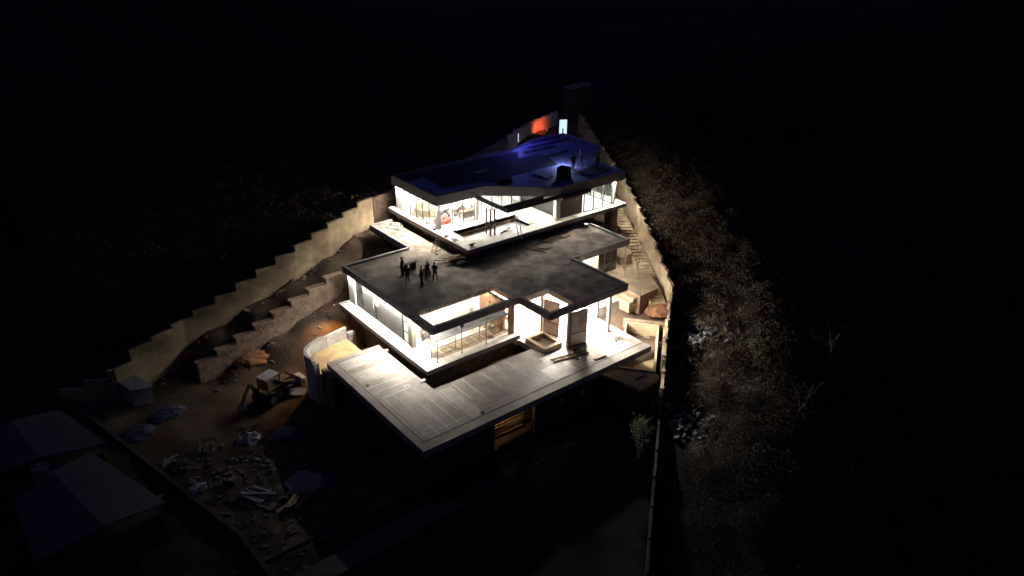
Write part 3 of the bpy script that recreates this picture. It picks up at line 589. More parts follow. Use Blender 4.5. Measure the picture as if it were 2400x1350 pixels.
# ---------------------------------------------------------------- people
def skin_mesh(name, joints, bones, rad, m, parent=None, root=0, sub=1):
    bm = bmesh.new(); sl = bm.verts.layers.skin.verify(); vs = {k: bm.verts.new(p) for k, p in joints.items()}
    for a, c in bones: bm.edges.new((vs[a], vs[c]))
    for i, (k, v) in enumerate(vs.items()):
        r = rad[k]; r = r if isinstance(r, tuple) else (r, r); v[sl].radius = r; v[sl].use_root = (k == root or (root == 0 and i == 0))
    me = bpy.data.meshes.new(name); bm.to_mesh(me); bm.free(); me.materials.append(m)
    o = bpy.data.objects.new(name, me); COL.objects.link(o)
    if parent: o.parent = parent
    o.modifiers.new('skin', 'SKIN').use_smooth_shade = True; s_ = o.modifiers.new('sub', 'SUBSURF'); s_.levels = sub; s_.render_levels = sub
    return o
def person(loc, rz, label, stance='stand', h=1.72, arms='down', helmet=False, group='site workers and visitors'):
    k = h/1.72
    J = dict(pelvis=(0, 0, .95), waist=(0, 0, 1.08), chest=(0, .01, 1.30), neck=(0, .02, 1.47), head0=(0, .03, 1.56), head1=(0, .035, 1.66))
    sp = dict(stand=.10, wide=.2, walk=.1, sit=.12)[stance]
    for s, n in ((-1, 'l'), (1, 'r')):
        J['hip'+n] = (s*.09, 0, .90); fy = 0 if stance != 'walk' else s*.2
        J['knee'+n] = (s*(sp*.7+.03), .03+fy*.6, .49); J['ank'+n] = (s*(sp+.02), -.01+fy, .08); J['toe'+n] = (s*(sp+.05), .15+fy, .035)
        J['sh'+n] = (s*.18, 0, 1.42)
        if arms == 'crossed' or (arms == 'phone' and s == 1): J['el'+n] = (s*.25, .06, 1.16); J['wr'+n] = (s*.10, .27, 1.20)
        elif arms == 'hips': J['el'+n] = (s*.36, -.05, 1.18); J['wr'+n] = (s*.20, .06, 1.03)
        else: J['el'+n] = (s*.23, -.02, 1.14); J['wr'+n] = (s*.25, .07, .90)
    if stance == 'sit':
        for n, s in (('l', -1), ('r', 1)):
            J['knee'+n] = (s*.13, .42, .92); J['ank'+n] = (s*.14, .44, .50); J['toe'+n] = (s*.15, .58, .46)
    R = dict(pelvis=(.15, .11), waist=(.135, .10), chest=(.17, .115), neck=.055, head0=.078, head1=.085)
    for n in 'lr': R.update({'hip'+n: .095, 'knee'+n: .062, 'ank'+n: .042, 'toe'+n: .035, 'sh'+n: .062, 'el'+n: .045, 'wr'+n: .03})
    B = [('pelvis', 'waist'), ('waist', 'chest'), ('chest', 'neck'), ('neck', 'head0'), ('head0', 'head1')]
    for n in 'lr': B += [('pelvis', 'hip'+n), ('hip'+n, 'knee'+n), ('knee'+n, 'ank'+n), ('ank'+n, 'toe'+n), ('chest', 'sh'+n), ('sh'+n, 'el'+n), ('el'+n, 'wr'+n)]
    for n, s in (('l', -1), ('r', 1)):                              # palm, four fingers of different lengths, thumb
        w_ = Vector(J['wr'+n]); d = (w_-Vector(J['el'+n])).normalized(); sd = d.cross(Vector((0, 1, 0))).normalized() if abs(d.y) < .9 else Vector((1, 0, 0)); bd = sd.cross(d)
        p = w_+d*.07; J['palm'+n] = tuple(p); R['palm'+n] = (.032, .018); B.append(('wr'+n, 'palm'+n))
        for i, ln in enumerate((.065, .075, .07, .055)):
            a = p+d*.03+sd*(i-1.5)*.02; c = a+d*ln*.55+bd*.008; e = c+d*ln*.4+bd*.022
            J[f'f{n}{i}a'] = tuple(a); J[f'f{n}{i}b'] = tuple(c); J[f'f{n}{i}c'] = tuple(e); R.update({f'f{n}{i}a': .009, f'f{n}{i}b': .0085, f'f{n}{i}c': .007})
            B += [('palm'+n, f'f{n}{i}a'), (f'f{n}{i}a', f'f{n}{i}b'), (f'f{n}{i}b', f'f{n}{i}c')]
        a = w_+d*.03-sd*.035+bd*.01; c = a+d*.035-sd*.02; J['th'+n] = tuple(a); J['tt'+n] = tuple(c); R['th'+n] = .011; R['tt'+n] = .009; B += [('wr'+n, 'th'+n), ('th'+n, 'tt'+n)]
    z = -.44 if stance == 'sit' else 0
    J = {q: (v[0]*k, v[1]*k, (v[2]+z)*k) for q, v in J.items()}; R = {q: (tuple(x*k for x in v) if isinstance(v, tuple) else v*k) for q, v in R.items()}
    body = skin_mesh('person', J, B, R, SKIN, root='pelvis'); body.location = loc; body.rotation_euler = (0, 0, rz); tag(body, label, 'person', group)
    jk = ['pelvis', 'waist', 'chest', 'neck', 'shl', 'ell', 'shr', 'elr', 'cl', 'cr']
    J2 = dict(J); 
    for n in 'lr': J2['c'+n] = tuple(Vector(J['el'+n]).lerp(Vector(J['wr'+n]), .85)); 
    R2 = {q: tuple(x+.022 for x in (R[q] if isinstance(R.get(q), tuple) else (R.get(q, .04),)*2)) for q in jk}
    J2['neck'] = tuple(Vector(J['chest']).lerp(Vector(J['neck']), .75)); R2['neck'] = (.085, .08)
    skin_mesh('jacket', {q: J2[q] for q in jk}, [('pelvis', 'waist'), ('waist', 'chest'), ('chest', 'neck'), ('chest', 'shl'), ('shl', 'ell'), ('ell', 'cl'), ('chest', 'shr'), ('shr', 'elr'), ('elr', 'cr')], R2, CLOTH, body, root='pelvis')
    tk = ['pelvis', 'hipl', 'kneel', 'al', 'hipr', 'kneer', 'ar']
    for n in 'lr': J2['a'+n] = tuple(Vector(J['knee'+n]).lerp(Vector(J['ank'+n]), .93)); R['a'+n] = .055
    R3 = {q: tuple(x+.02 for x in (R[q] if isinstance(R[q], tuple) else (R[q],)*2)) for q in tk}
    skin_mesh('trousers', {q: J2[q] for q in tk}, [('pelvis', 'hipl'), ('hipl', 'kneel'), ('kneel', 'al'), ('pelvis', 'hipr'), ('hipr', 'kneer'), ('kneer', 'ar')], R3, CLOTH2, body, root='pelvis')
    for n in 'lr':
        a = Vector(J['ank'+n]); t_ = Vector(J['toe'+n]); q = MB(); q.bar(a+Vector((0, -.06, -.035)), t_+Vector((0, .04, 0)), .095, .07); q.build('shoe', CLOTH, body)
    hd = Vector(J['head1']); q = MB(); q.blob(hd+Vector((0, -.02, .0)), .098*k, .108*k, .115*k, 10, 6, .03, True); q.build('helmet' if helmet else 'hair', SACK if helmet else HAIR, body, smooth=True)
    q = MB(); f0 = Vector(J['head0'])+Vector((0, .088*k, .02)); q.bar(f0, f0+Vector((0, .02, -.025)), .022, .02); q.build('nose', SKIN, body)
    return body
zr1 = 4.122
def P1(px, py, z=zr1): v = at(px, py, z); return (v.x, v.y, z)
person(P1(944, 648), .6, 'person standing leftmost in the group of five, beside the bench', 'stand', 1.85, 'down')
person(P1(956, 661), 2.6, 'person standing in front of the bench, second from left in the group of five', 'stand', 1.65, 'crossed')
person(P1(988, 668), -2.4, 'person with legs apart, nearest the camera in the group of five', 'wide', 1.76, 'down')
person(P1(1020, 656), 2.2, 'person standing rightmost in the group of five with arms folded', 'walk', 1.68, 'crossed')
pc = P1(1003, 642); person(pc, .2, 'person sitting low on a block between two standing people', 'sit', 1.65, 'crossed', True)
b = MB(); b.box(-.2, .2, -.28, .22, 0, .38); o = b.build('seat_block', CONC); o.location = pc; tag(o, 'concrete block the low sitting person uses as a seat', 'block')
zr2 = RZ1-.12+.006
p = at(1343, 398, zr2); pf_ = person(p, 2.9, 'person standing beside the dark pallet in the pool of torch light', 'stand', 1.7, 'hips')
p = at(1361, 388, zr2); person(p, 1.0, 'person standing at the back of the torch light on the blue roof', 'walk', 1.72, 'down')
p = at(1399, 397, zr2); person(p, -1.2, 'person at the right edge of the blue roof in the dark', 'stand', 1.66, 'down')
# torch on the roof
tp = at(1348, 396, zr2); to = thing('torch', 'small white torch shining on the blue roof beside the standing person', 'torch', (tp.x, tp.y, zr2))
q = MB(); q.tube((0, 0, .05), (.14, .1, .09), .03, 10); q.build('body', STEEL, to); q = MB(); q.tube((.142, .1015, .09), (.16, .115, .095), .04, 10); q.build('lens', emit('torch_glow', (.7, .85, 1), 3), to)
l = bpy.data.lights.new('torch_light', 'POINT'); l.energy = 190; l.color = (.6, .8, 1); l.shadow_soft_size = .05; lo = bpy.data.objects.new('torch_light', l); COL.objects.link(lo); lo.parent = to; lo.location = (-.35, 1.5, .9)

# ---------------------------------------------------------------- bench, ladders, scaffolds
a, c = P1(950, 634), P1(973, 627); bn = thing('bench', 'rough plank bench with a block leg behind the group of five', 'bench', (0, 0, 0))
d = (Vector(c)-Vector(a)).normalized(); q = MB(); q.bar(Vector(a)-d*.4+Vector((0, 0, .62)), Vector(c)+d*.15+Vector((0, 0, .62)), .35, .07); q.build('plank', WOODD, bn)
q = MB(); q.bar(Vector(c)-d*.25+Vector((0, 0, 0)), Vector(c)-d*.25+Vector((0, 0, .58)), .5, .4, up=d); q.build('leg', WOODD, bn)
q = MB(); q.bar(Vector(a)+Vector((0, 0, 0)), Vector(a)+Vector((0, 0, .58)), .4, .3, up=d); q.build('leg', WOODD, bn)
def ladder(foot, head, label, wd=.42, n=9, m=ALU, side=None, r=.045):
    foot = Vector(foot); head = Vector(head); d = (head-foot).normalized(); sd = side or d.cross(Vector((0, 0, 1))).normalized(); sd = Vector(sd).normalized()
    root = thing('ladder', label, 'ladder', tuple(foot))
    for s in (-1, 1):
        q = MB(); q.bar(sd*s*wd/2, head-foot+sd*s*wd/2, r, r*1.6); q.build('rail', m, root)
    for i in range(1, n+1):
        p = (head-foot)*i/(n+1); q = MB(); q.bar(p-sd*wd/2, p+sd*wd/2, r*.8, r*.8); q.build('rung', m, root)
    return root
ladder((14.3, 20.2, zr1), (15.85, 21.0, 5.95), 'short pale ladder leaning from the middle roof against the top storey floor', .45, 6, ALU, (.46, -.89, 0))
ladder((21.9, 16.0, zr1), (22.0, 17.25, 8.0), 'tall grey ladder leaning against the black steel frame', .42, 12, ALU, (1, 0, 0))
ladder((14.85, 3.45, .07), (18.2, 2.75, .07), 'wooden ladder lying flat on the terrace in front of the planter', .45, 12, WOOD, r=.07)
def scaffold(posts, z0, zt, label, deckz=None, rails=(.9, 1.6), m=RUST, deck=True, depth=None):
    root = thing('scaffold', label, 'scaffold', (0, 0, 0)); r = .03
    for row in posts:
        for (x, y) in row:
            q = MB(); q.tube((x, y, z0), (x, y, zt), r, 8); q.tube((x, y, z0), (x, y, z0+.02), .09, 8); q.build('post', m, root)
        for h in rails:
            q = MB(); q.tube((*row[0], z0+h), (*row[-1], z0+h), r*.8, 6); q.build('rail', m, root)
    for i in range(len(posts[0])-1):
        if i % 2 == 0:
            q = MB(); q.tube((*posts[0][i], z0+1.7), (*posts[0][i+1], z0+.35), r*.8, 6); q.build('brace', m, root)
    if deck and len(posts) > 1:
        a = posts[0][0]; c = posts[-1][-1]; n = 4
        for i in range(n):
            y0 = a[1]+(c[1]-a[1])*(i+.05)/n; y1 = a[1]+(c[1]-a[1])*(i+.95)/n
            q = MB(); q.box(a[0]-.1, c[0]+.1, min(y0, y1), max(y0, y1), deckz, deckz+.05); q.build('deck_plank', GREYT if i else ALU, root)
        for (x, y), (x2, y2) in zip(posts[0], posts[-1]):
            q = MB(); q.tube((x, y, deckz-.04), (x2, y2, deckz-.04), r*.8, 6); q.build('transom', m, root)
    return root
scaffold([[(6.6, 8.05), (9.0, 8.05), (11.5, 8.05), (13.9, 8.05)], [(6.6, 9.0), (9.0, 9.0), (11.5, 9.0), (13.9, 9.0)]], .81, 3.3, 'long rusty scaffold with plank deck in the loggia of the middle storey', 2.75, rails=(.6, 1.35, 1.95))
scaffold([[(21.6, 7.7), (22.9, 7.7)], [(21.6, 8.9), (22.9, 8.9)]], .003, 2.9, 'small pale tube scaffold at the back right of the terrace', 2.2, rails=(.4, 1.3, 2.2), m=ALU, deck=False)
scaffold([[(31.6, 9.4), (32.9, 10.8)], [(30.8, 10.4), (32.1, 11.8)]], .5, 3.4, 'tube scaffold standing on the brick platform by the dark windows', 2.4, rails=(.5, 1.2, 1.9), m=RUST, deck=False)
scaffold([[(27.2, 7.6), (28.6, 6.3)]], -1.3, 1.6, 'two scaffold posts below the right roof corner', rails=(1.0,), m=RUST, deck=False)

# ---------------------------------------------------------------- loose things on the roofs and terrace
def planks(name, label, cat, px, z, n, L, spread, m, wd=.09, base_ang=0, jit=.5, parts='plank', group=None):
    c = at(*px, z); root = thing(name, label, cat, tuple(c), 0, group)
    for i in range(n):
        a = base_ang+random.uniform(-jit, jit); l = L*random.uniform(.6, 1.1); x, y = random.uniform(-spread, spread), random.uniform(-spread*.5, spread*.5)
        q = MB(); q.rbox((x, y, .04+.035*i), a, l/2, wd/2, .03, random.uniform(-.03, .03)); q.build(parts, m, root)
    return root
def board(label, pix, z, th, m, name='board', cat='board'):
    pts = [at(x, y, z) for x, y in pix]; o = MB().prism([(p.x, p.y) for p in pts], z, z+th).build(name, m); return tag(o, label, cat)
planks('timber_pile', 'untidy pile of timber battens beside the shadow of the top storey', 'timber', (1062, 612), zr1, 14, 2.4, .7, WOOD, base_ang=-.35, jit=.5)
planks('timber_pile', 'dark battens lying along the dark base of the top storey near the corner', 'timber', (1095, 618), zr1, 8, 1.8, .5, WOODD, base_ang=-.2)
planks('timber_pile', 'few planks at the foot of the tall grey ladder', 'timber', (1232, 574), zr1, 7, 1.6, .5, WOOD, base_ang=.6)
board('pair of pale sheets lying in the shade below the top storey corner, near one', [(1152,588),(1168,581),(1174,586),(1158,593)], zr1+.02, .05, SACK, 'panel', 'panel')
board('pair of pale sheets lying in the shade below the top storey corner, far one', [(1146,583),(1162,577),(1169,580),(1152,587)], zr1+.02, .05, SACK, 'panel', 'panel')
board('thin pale offcut lying left of the two pale sheets', [(1112,599),(1127,592),(1130,594),(1116,601)], zr1+.02, .05, SACK, 'panel', 'panel')
board('square pale board on the tan roof of the right wing', [(1316,555),(1334,548),(1337,552),(1320,560)], zr1+.01, .09, SAND)
board('small grey board on the dark roof near the wing corner', [(1317,617),(1330,612),(1338,618),(1324,622)], zr1+.01, .06, GREYT)
board('grey flat sheet near the edge of the blue roof', [(1249,409),(1262,403),(1296,413),(1284,420)], zr2+.01, .09, mat('roof_board', (.2, .2, .5), None, 2, .8, .2))
board('pale square panel lying on the dark membrane', [(1108,405),(1138,397),(1147,400),(1117,409)], zr2+.04, .06, GREYT, 'panel', 'panel')
board('thin timber offcut on the white terrace near the ladder', [(1391,842),(1418,833),(1421,835),(1394,845)], .004, .1, WOOD)
board('narrow rail lying on the bright terrace below the round column', [(1396,819),(1428,803),(1430,804),(1398,821)], .004, .04, ALU, 'rail', 'rail')
board('curled rubble sheet on the left roof strip beside the top storey', [(914,535),(934,541),(938,538),(918,531)], zr1+.01, .06, STEEL)
board('small block on the left roof strip', [(938,550),(946,551),(946,553),(938,553)], zr1+.01, .1, CONC, 'block', 'block')
board('short dark batten on the lit roof near the short ladder', [(1021,596),(1027,596),(1027,598),(1021,598)], zr1+.01, .08, WOODD)
board('flat pale boards at the foot of the short ladder', [(1012,588),(1030,582),(1034,585),(1017,592)], zr1+.01, .06, WOOD)
# rubble on left strip
def rubble(label, c, n, R_, m, sz=.12, name='rubble_pile', cat='rubble'):
    b = MB()
    for i in range(n):
        r = R_*math.sqrt(random.random()); t = random.uniform(0, 6.283); s_ = sz*random.uniform(.4, 1.2)
        b.rbox((c[0]+r*math.cos(t), c[1]+r*math.sin(t)*.8, c[2]+max(0, (1-r/R_))*R_*.35*random.random()+s_*.4), random.uniform(0, 3), s_, s_*random.uniform(.5, 1), s_*random.uniform(.3, .8), random.uniform(-.5, .5))
    o = b.build(name, m); tag(o, label, cat, kind='stuff'); return o
v = at(925, 530, zr1); rubble('heap of broken pale rubble on the left roof strip', v, 160, .95, CONC, .09)
v = at(1275, 577, zr1)
hc = thing('hose_coil', 'loose coil of hose on the roof near the tall grey ladder', 'hose', tuple(v))
for i in range(3):
    q = MB(); R_ = .95-.14*i; pp = [Vector((R_*math.cos(t)*1.2, R_*math.sin(t), .04+.02*i)) for t in np.linspace(.5*i, .5*i+5.8, 28)]
    for k in range(27): q.tube(pp[k], pp[k+1], .022, 5)
    q.build('loop', WOOD, hc)
q = MB(); q.tube(tuple(P1(1243, 585, 4.15)), tuple(P1(1281, 592, 4.15)), .035, 6); tag(q.build('pipe', WOODD), 'dark straight pipe lying beside the hose coil', 'pipe')
q = MB(); q.tube(tuple(P1(1225, 590, 4.15)), tuple(P1(1237, 598, 4.15)), .03, 6); tag(q.build('pipe', WOODD), 'short dark pipe left of the hose coil', 'pipe')
v = at(1374, 534, zr1); bk = thing('bucket', 'pale bucket at the inner corner of the right wing roof', 'bucket', tuple(v)); q = MB(); q.tube((0, 0, 0), (0, 0, .42), .2, 14, .24); q.build('body', SACK, bk); q = MB(); q.tube((0, 0, .42), (0, 0, .45), .26, 14); q.build('rim', WHITE, bk)
q = MB(); pp = [at(x, y, zr1+.02) for x, y in ((1388,537),(1387,548),(1385,558),(1381,565))]
for k in range(3): q.tube(pp[k], pp[k+1], .02, 5)
tag(q.build('hose', SACK), 'thin pale hose running down the right wing roof', 'hose')
v = at(1321, 418, zr2); pt = thing('pallet_stack', 'dark wrapped pallet stack on the blue roof beside the torch light', 'pallet', tuple(v), .3)
q = MB(); q.box(-.6, .6, -.6, .6, 0, .14); q.build('pallet', WOODD, pt)
for i in range(4):
    q = MB(); q.box(-.55+.02*i, .58-.03*i, -.56, .56, .145+i*.27, .145+i*.27+.262); q.build('bundle', mat('wrap%d' % i, (.03, .03, .035), None, 4, .6, .6), pt)
v = at(1302, 430, zr2); q = MB(); q.blob((v.x, v.y, zr2), .5, .35, .15, 9, 5, .3); tag(q.build('rag_heap', CLOTH), 'dark rag heap near the front edge of the blue roof', 'rag')
v = at(1180, 428, zr2+.03); q = MB(); q.blob((v.x, v.y, zr2+.03), .9, .6, .3, 10, 5, .35); tag(q.build('rag_heap', CLOTH), 'dark heap beside the front edge kink of the blue roof', 'rag')
for (x, y), lb in (((1003, 522), 'leftmost'), ((1020, 537), 'middle'), ((1047, 553), 'rightmost')):
    v = at(x-8, y+3, 5.3); q = MB(); q.blob((v.x+.25, v.y-.1, 5.3), .2, .14, .2, 8, 5, .4); tag(q.build('debris_lump', WOODD), f'{lb} small dark lump on the white rim of the top floor', 'debris')
planks('debris_sticks', 'splayed sticks on the corner rim of the top floor', 'debris', (1068, 565), 5.302, 6, .7, .25, WOODD, .05, 1.2, .9)
planks('debris_sticks', 'dark sticks at the front corner of the top floor', 'debris', (1105, 577), 5.302, 6, .7, .2, WOODD, .06, .2, .5)
planks('debris_sticks', 'thin sticks scattered inside the pool void edge of the top floor', 'debris', (1187, 543), 5.302, 6, .9, .5, WOODD, .05, .2, .6)
planks('leaning_boards', 'boards beside the dark brick wall on the top floor', 'boards', (1303, 513), 5.302, 5, 1.2, .25, WOOD, .15, 1.2, .5)
# things inside the top storey
v = Vector((18.0, 27.0, 5.3)); b = MB()
for i in range(900):
    r = 1.5*math.sqrt(random.random()); t = random.uniform(0, 6.283); hh = (1-r/1.6)*1.5*random.random()
    b.rbox((v.x+r*math.cos(t)*.8, v.y+r*math.sin(t), 5.31+hh), random.uniform(0, 3), random.uniform(.08, .3), .02, .012, random.uniform(-.7, .7))
b.blob((v.x, v.y, 5.3), 1.1, 1.35, 1.2, 12, 6, .1); tag(b.build('straw_heap', WOOD), 'heap of straw coloured wood chips behind the left windows', 'wood heap', kind='stuff')
q = MB(); q.blob((18.0, 24.0, 5.3), .9, 1.0, .7, 12, 6, .15); tag(q.build('red_tarp', REDT), 'red tarpaulin heap behind the corner window', 'tarpaulin')
for i, (x, y, s_, lb) in enumerate(((17.9, 24.6, .5, 'dark clutter on top of the red tarpaulin'), (19.6, 24.8, .7, 'dark clutter heap inside the front corner window'), (21.0, 24.6, .8, 'grey crate clutter left of the inner glass'))):
    b = thing('clutter_heap', lb, 'clutter', (x, y, 5.3 if i else 5.75))
    for j in range(9):
        q = MB(); a = random.uniform(0, 3); q.rbox((random.uniform(-s_, s_), random.uniform(-s_, s_), .12+random.random()*s_*.8), a, random.uniform(.1, .35), random.uniform(.06, .25), random.uniform(.04, .2), random.uniform(-.4, .4)); q.build('piece', random.choice((GREYT, CLOTH, WOODD, BROWN)), b)
dsk = thing('work_table', 'brown work table inside the front glass of the top storey', 'table', (21.0, 23.3, 5.3))
q = MB(); q.box(-1.1, .4, -.3, .4, .75, .82); q.build('table_top', BROWN, dsk)
for x, y in ((-1.05, -.25), (.35, -.25), (-1.05, .35), (.35, .35)): q = MB(); q.box(x-.04, x+.04, y-.04, y+.04, 0, .75); q.build('leg', BROWN, dsk)
q = MB(); q.box(-1.0, .3, -.25, -.22, .1, .72); q.build('front_panel', BROWN, dsk)
# loggia clutter on and behind the scaffold
for i, (x, y, lb) in enumerate(((7.6, 11.2, 'pale sacks at the left end of the bright loggia'), (8.6, 11.5, 'boards standing against the white loggia wall'), (12.6, 11.4, 'pale clutter near the brick wall of the loggia'))):
    b = thing('loggia_clutter', lb, 'clutter', (x, y, .8))
    for j in range(7):
        q = MB(); q.rbox((random.uniform(-.4, .4), random.uniform(-.3, .5), .5+random.random()*.6), random.uniform(0, 3), random.uniform(.05, .3), .04, random.uniform(.2, .6), random.uniform(-.2, .2)); q.build('piece', random.choice((GREYT, CONC, SACK)), b)
for j in range(5):
    q = MB(); q.bar((13.5-.18*j, 8.9+.45*j, .81), (13.85, 8.95+.45*j, 3.0), .2, .05); tag(q.build('leaning_plank', WOOD), ('first', 'second', 'third', 'fourth', 'last')[j]+' rough plank leaning on the orange brick wall, counted from the brown column', 'plank', 'planks leaning on the orange brick wall')
v = Vector((12.5, 8.7, .8)); q = MB(); q.tube((v.x, v.y, .81), (v.x, v.y, .85), .33, 16); q.tube((v.x, v.y, .85), (v.x, v.y, .93), .2, 12); tag(q.build('cable_reel', BROWN), 'flat brown round tub at the right end of the loggia floor', 'tub')
q = MB(); q.tube((9.0, 7.98, 3.32), (9.0, 7.98, 3.62), .16, 12); tag(q.build('work_lamp', STEEL), 'black round work lamp on top of the scaffold post', 'lamp')
v = (6.9, 8.9, .81); hc = thing('wire_coil', 'coil of wire under the left end of the scaffold deck', 'wire', v)
for i in range(4):
    q = MB(); pp = [Vector((.35*math.cos(t), .3*math.sin(t), .05+i*.07)) for t in np.linspace(0, 6.0, 20)]
    for k in range(19): q.tube(pp[k], pp[k+1], .018, 5)
    q.build('loop', GREYT, hc)
q = MB(); q.bar((22.15, 5.9, .01), (23.1, 6.9, 3.5), .3, .06); tag(q.build('leaning_board', GREYT), 'long grey board leaning beside the round white column', 'board')
planks('debris_sticks', 'few thin sticks on the bright terrace below the round column', 'debris', (1443, 797), .004, 5, .8, .4, WOODD, .05, .3, .8)
planks('debris_sticks', 'thin sticks in front of the brown door leaf', 'debris', (1352, 822), .004, 3, .9, .2, WOODD, .04, .1, .3)
ul = thing('soffit_fill_lamp', 'added lamp below the right end of the terrace, standing in for unseen light on the pool', 'lamp', (20.4, 4.6, -.5)); q = MB(); q.tube((0, 0, -.1), (0, 0, 0), .16, 12); q.build('lens', E_SOFT, ul)
l = bpy.data.lights.new('soffit_fill', 'SPOT'); l.energy = 900; l.spot_size = math.radians(150); l.spot_blend = .6; l.color = (1, .86, .62); l.shadow_soft_size = .12; lo = bpy.data.objects.new('soffit_fill', l); COL.objects.link(lo); lo.parent = ul; lo.location = (0, 0, -.2); lo.rotation_euler = (math.radians(-8), math.radians(-28), 0)  # added spot in place of the unseen source lighting pool and deck
# planks in the store opening below the terrace
sp_ = thing('plank_stack', 'stacked and crossed planks seen in the opening under the terrace', 'planks', (8.8, 2.0, -4.1))
for i in range(9):
    q = MB(); q.rbox((random.uniform(-.3, .5), random.uniform(-.3, 1.2), .2+.2*i), random.uniform(-.08, .08), 1.4+random.uniform(-.3, .3), .11, .04); q.build('plank', WOOD, sp_)
q = MB(); q.bar((-1.2, -.2, 2.15), (.2, -.6, 1.3), .18, .06); q.build('plank', WOOD, sp_)
wl = bpy.data.lights.new('store_fill_lamp', 'POINT'); wl.energy = 110; wl.color = (1, .62, .3); wl.shadow_soft_size = .08  # added light to show the planks, no lamp visible in the opening
sl_ = thing('store_fill_lamp', 'added warm bulb inside the store opening, standing in for an unseen source', 'lamp', (8.2, 3.4, -1.2)); q = MB(); q.blob((0, 0, 0), .05, .05, .06, 8, 6, 0, False); q.build('bulb', emit('store_fill_bulb', (1, .6, .3), 6), sl_)
lo = bpy.data.objects.new('store_fill', wl); COL.objects.link(lo); lo.parent = sl_; lo.location = (-.2, -.1, 0.1)
for px, lb in (((1318, 942), 'left of the two small wall fittings on the dark lower front'), ((1380, 928), 'right of the two small wall fittings on the dark lower front')):
    v = at(*px, -2.4); q = MB(); q.box(v.x-.12, v.x+.12, 1.1, 1.196, -2.7, -2.15); q.tube((v.x, 1.05, -2.15), (v.x, 1.196, -2.15), .12, 12); tag(q.build('wall_fitting', SACK), lb, 'wall fitting')

# ---------------------------------------------------------------- added orange yard lamp, red lamp, white panel
yl = thing('yard_fill_lamp', 'added orange lamp on the stone base wall, standing in for the unseen source of the yard glow', 'lamp', (4.75, 22.35, .75)); q = MB(); q.tube((0, 0, 0), (1.1, -.5, .12), .04, 8); q.build('arm', STEEL, yl); q = MB(); q.blob((-.03, 0, 0), .07, .07, .06, 8, 6, 0, False); q.build('bulb', emit('yard_fill_bulb', (1, .45, .1), .6), yl)
l = bpy.data.lights.new('yard_fill', 'SPOT'); l.spot_size = math.radians(112); l.spot_blend = .9; l.energy = 1500; l.color = (1, .46, .12); l.shadow_soft_size = .1; lo = bpy.data.objects.new('yard_fill', l); COL.objects.link(lo); lo.parent = yl; lo.location = (-.1, 0, -.25); lo.rotation_euler = (math.radians(-12), math.radians(28), 0)  # added spot making the orange glow on the bank, its source unseen
rl = thing('red_lamp', 'red lamp in front of the far wall behind the top roof', 'lamp', (45.9, 39.9, 6.0)); q = MB(); q.tube((0, 0, 0), (0, 0, .9), .04, 8); q.build('post', STEEL, rl); q = MB(); q.blob((0, 0, 1.0), .12, .12, .14, 10, 6, 0, False); q.build('bulb', emit('red_bulb', (1, .12, .03), .25), rl)
l = bpy.data.lights.new('red_light', 'SPOT'); l.spot_size = math.radians(88); l.spot_blend = 1; l.energy = 2200; l.color = (1, .12, .03); l.shadow_soft_size = .15; lo = bpy.data.objects.new('red_light', l); COL.objects.link(lo); lo.parent = rl; lo.location = (0, -.05, .95); lo.rotation_euler = (math.radians(92), 0, math.radians(-8))
va, vb = Vector((46.6, 38.2, 6.3)), Vector((47.5, 37.7, 6.3)); wp = thing('lit_panel', 'glowing bluish white upright panel behind the top roof beside the red wall', 'lit panel')
q = MB(); q.bar(va+Vector((0, 0, 1.15)), vb+Vector((0, 0, 1.15)), .12, 2.3); q.build('screen', emit('screen_glow', (.62, .82, 1), 1.1), wp)
for e in (va, vb): q = MB(); q.bar(e+Vector((0, 0, -.2)), e+Vector((0, 0, 2.36)), .1, .16, up=(vb-va).normalized()); q.build('post', STEEL, wp)
q = MB(); q.bar((va+vb)/2+Vector((-.2, -.22, 0)), (va+vb)/2+Vector((-.2, -.22, 1.2)), .2, .06, up=Vector((1, 0, 0))); q.build('dark_fitting', BLUE, wp)
pv = at(1215, 315, 9.9); pm = thing('lamp_post', 'thin white lamp post behind the left kink of the blue roof', 'lamp post', (pv.x, pv.y, 4.4)); q = MB(); q.tube((0, 0, 0), (0, 0, 4.6), .05, 8); q.build('pole', SACK, pm); q = MB(); q.tube((0, 0, 4.6), (0, 0, 5.6), .05, 8); q.build('lamp_head', emit('post_glow', (.9, .95, 1), .7), pm)
l = bpy.data.lights.new('roof_fill', 'POINT'); l.energy = 330; l.color = (.14, .14, 1); l.shadow_soft_size = .1; lo = bpy.data.objects.new('roof_fill', l); COL.objects.link(lo); lo.parent = pm; lo.location = (0, 0, 6.2)  # added blue fill above the post, there to brighten the roof

# ---------------------------------------------------------------- yard: loader, tarps, sacks, timber
lv = thing('backhoe_loader', 'dark backhoe loader parked in the left yard with bucket raised', 'loader', (-3.2, 19.2, tz(-3.2, 19.2)), math.radians(20))
q = MB(); q.box(-1.2, 1.4, -.5, .5, .7, 1.35); q.box(.6, 1.75, -.42, .42, 1.1, 1.6); q.build('body', YEL, lv)
cb = MB(); cb.box(-1.0, .5, -.62, .62, 2.5, 2.62); cab = cb.build('cab_roof', SACK, lv)
for x in (-.95, .45):
    for y in (-.58, .58): q = MB(); q.box(x-.04, x+.04, y-.04, y+.04, 1.35, 2.5); q.build('cab_post', STEEL, lv)
for x, y0, y1 in ((-.95, -.5, .5),): q = MB(); q.box(x-.01, x+.01, y0, y1, 1.5, 2.45); q.build('cab_window', GLASSD, lv)
for x, r in ((-.8, .68), (1.25, .5)):
    for s in (-1, 1):
        q = MB(); q.tube((x, s*.55, r), (x, s*.95, r), r, 20); wv = q.build('wheel', CLOTH, lv); q = MB(); q.tube((x, s*.96, r), (x, s*.99, r), r*.5, 14); q.build('rim', SACK, wv)
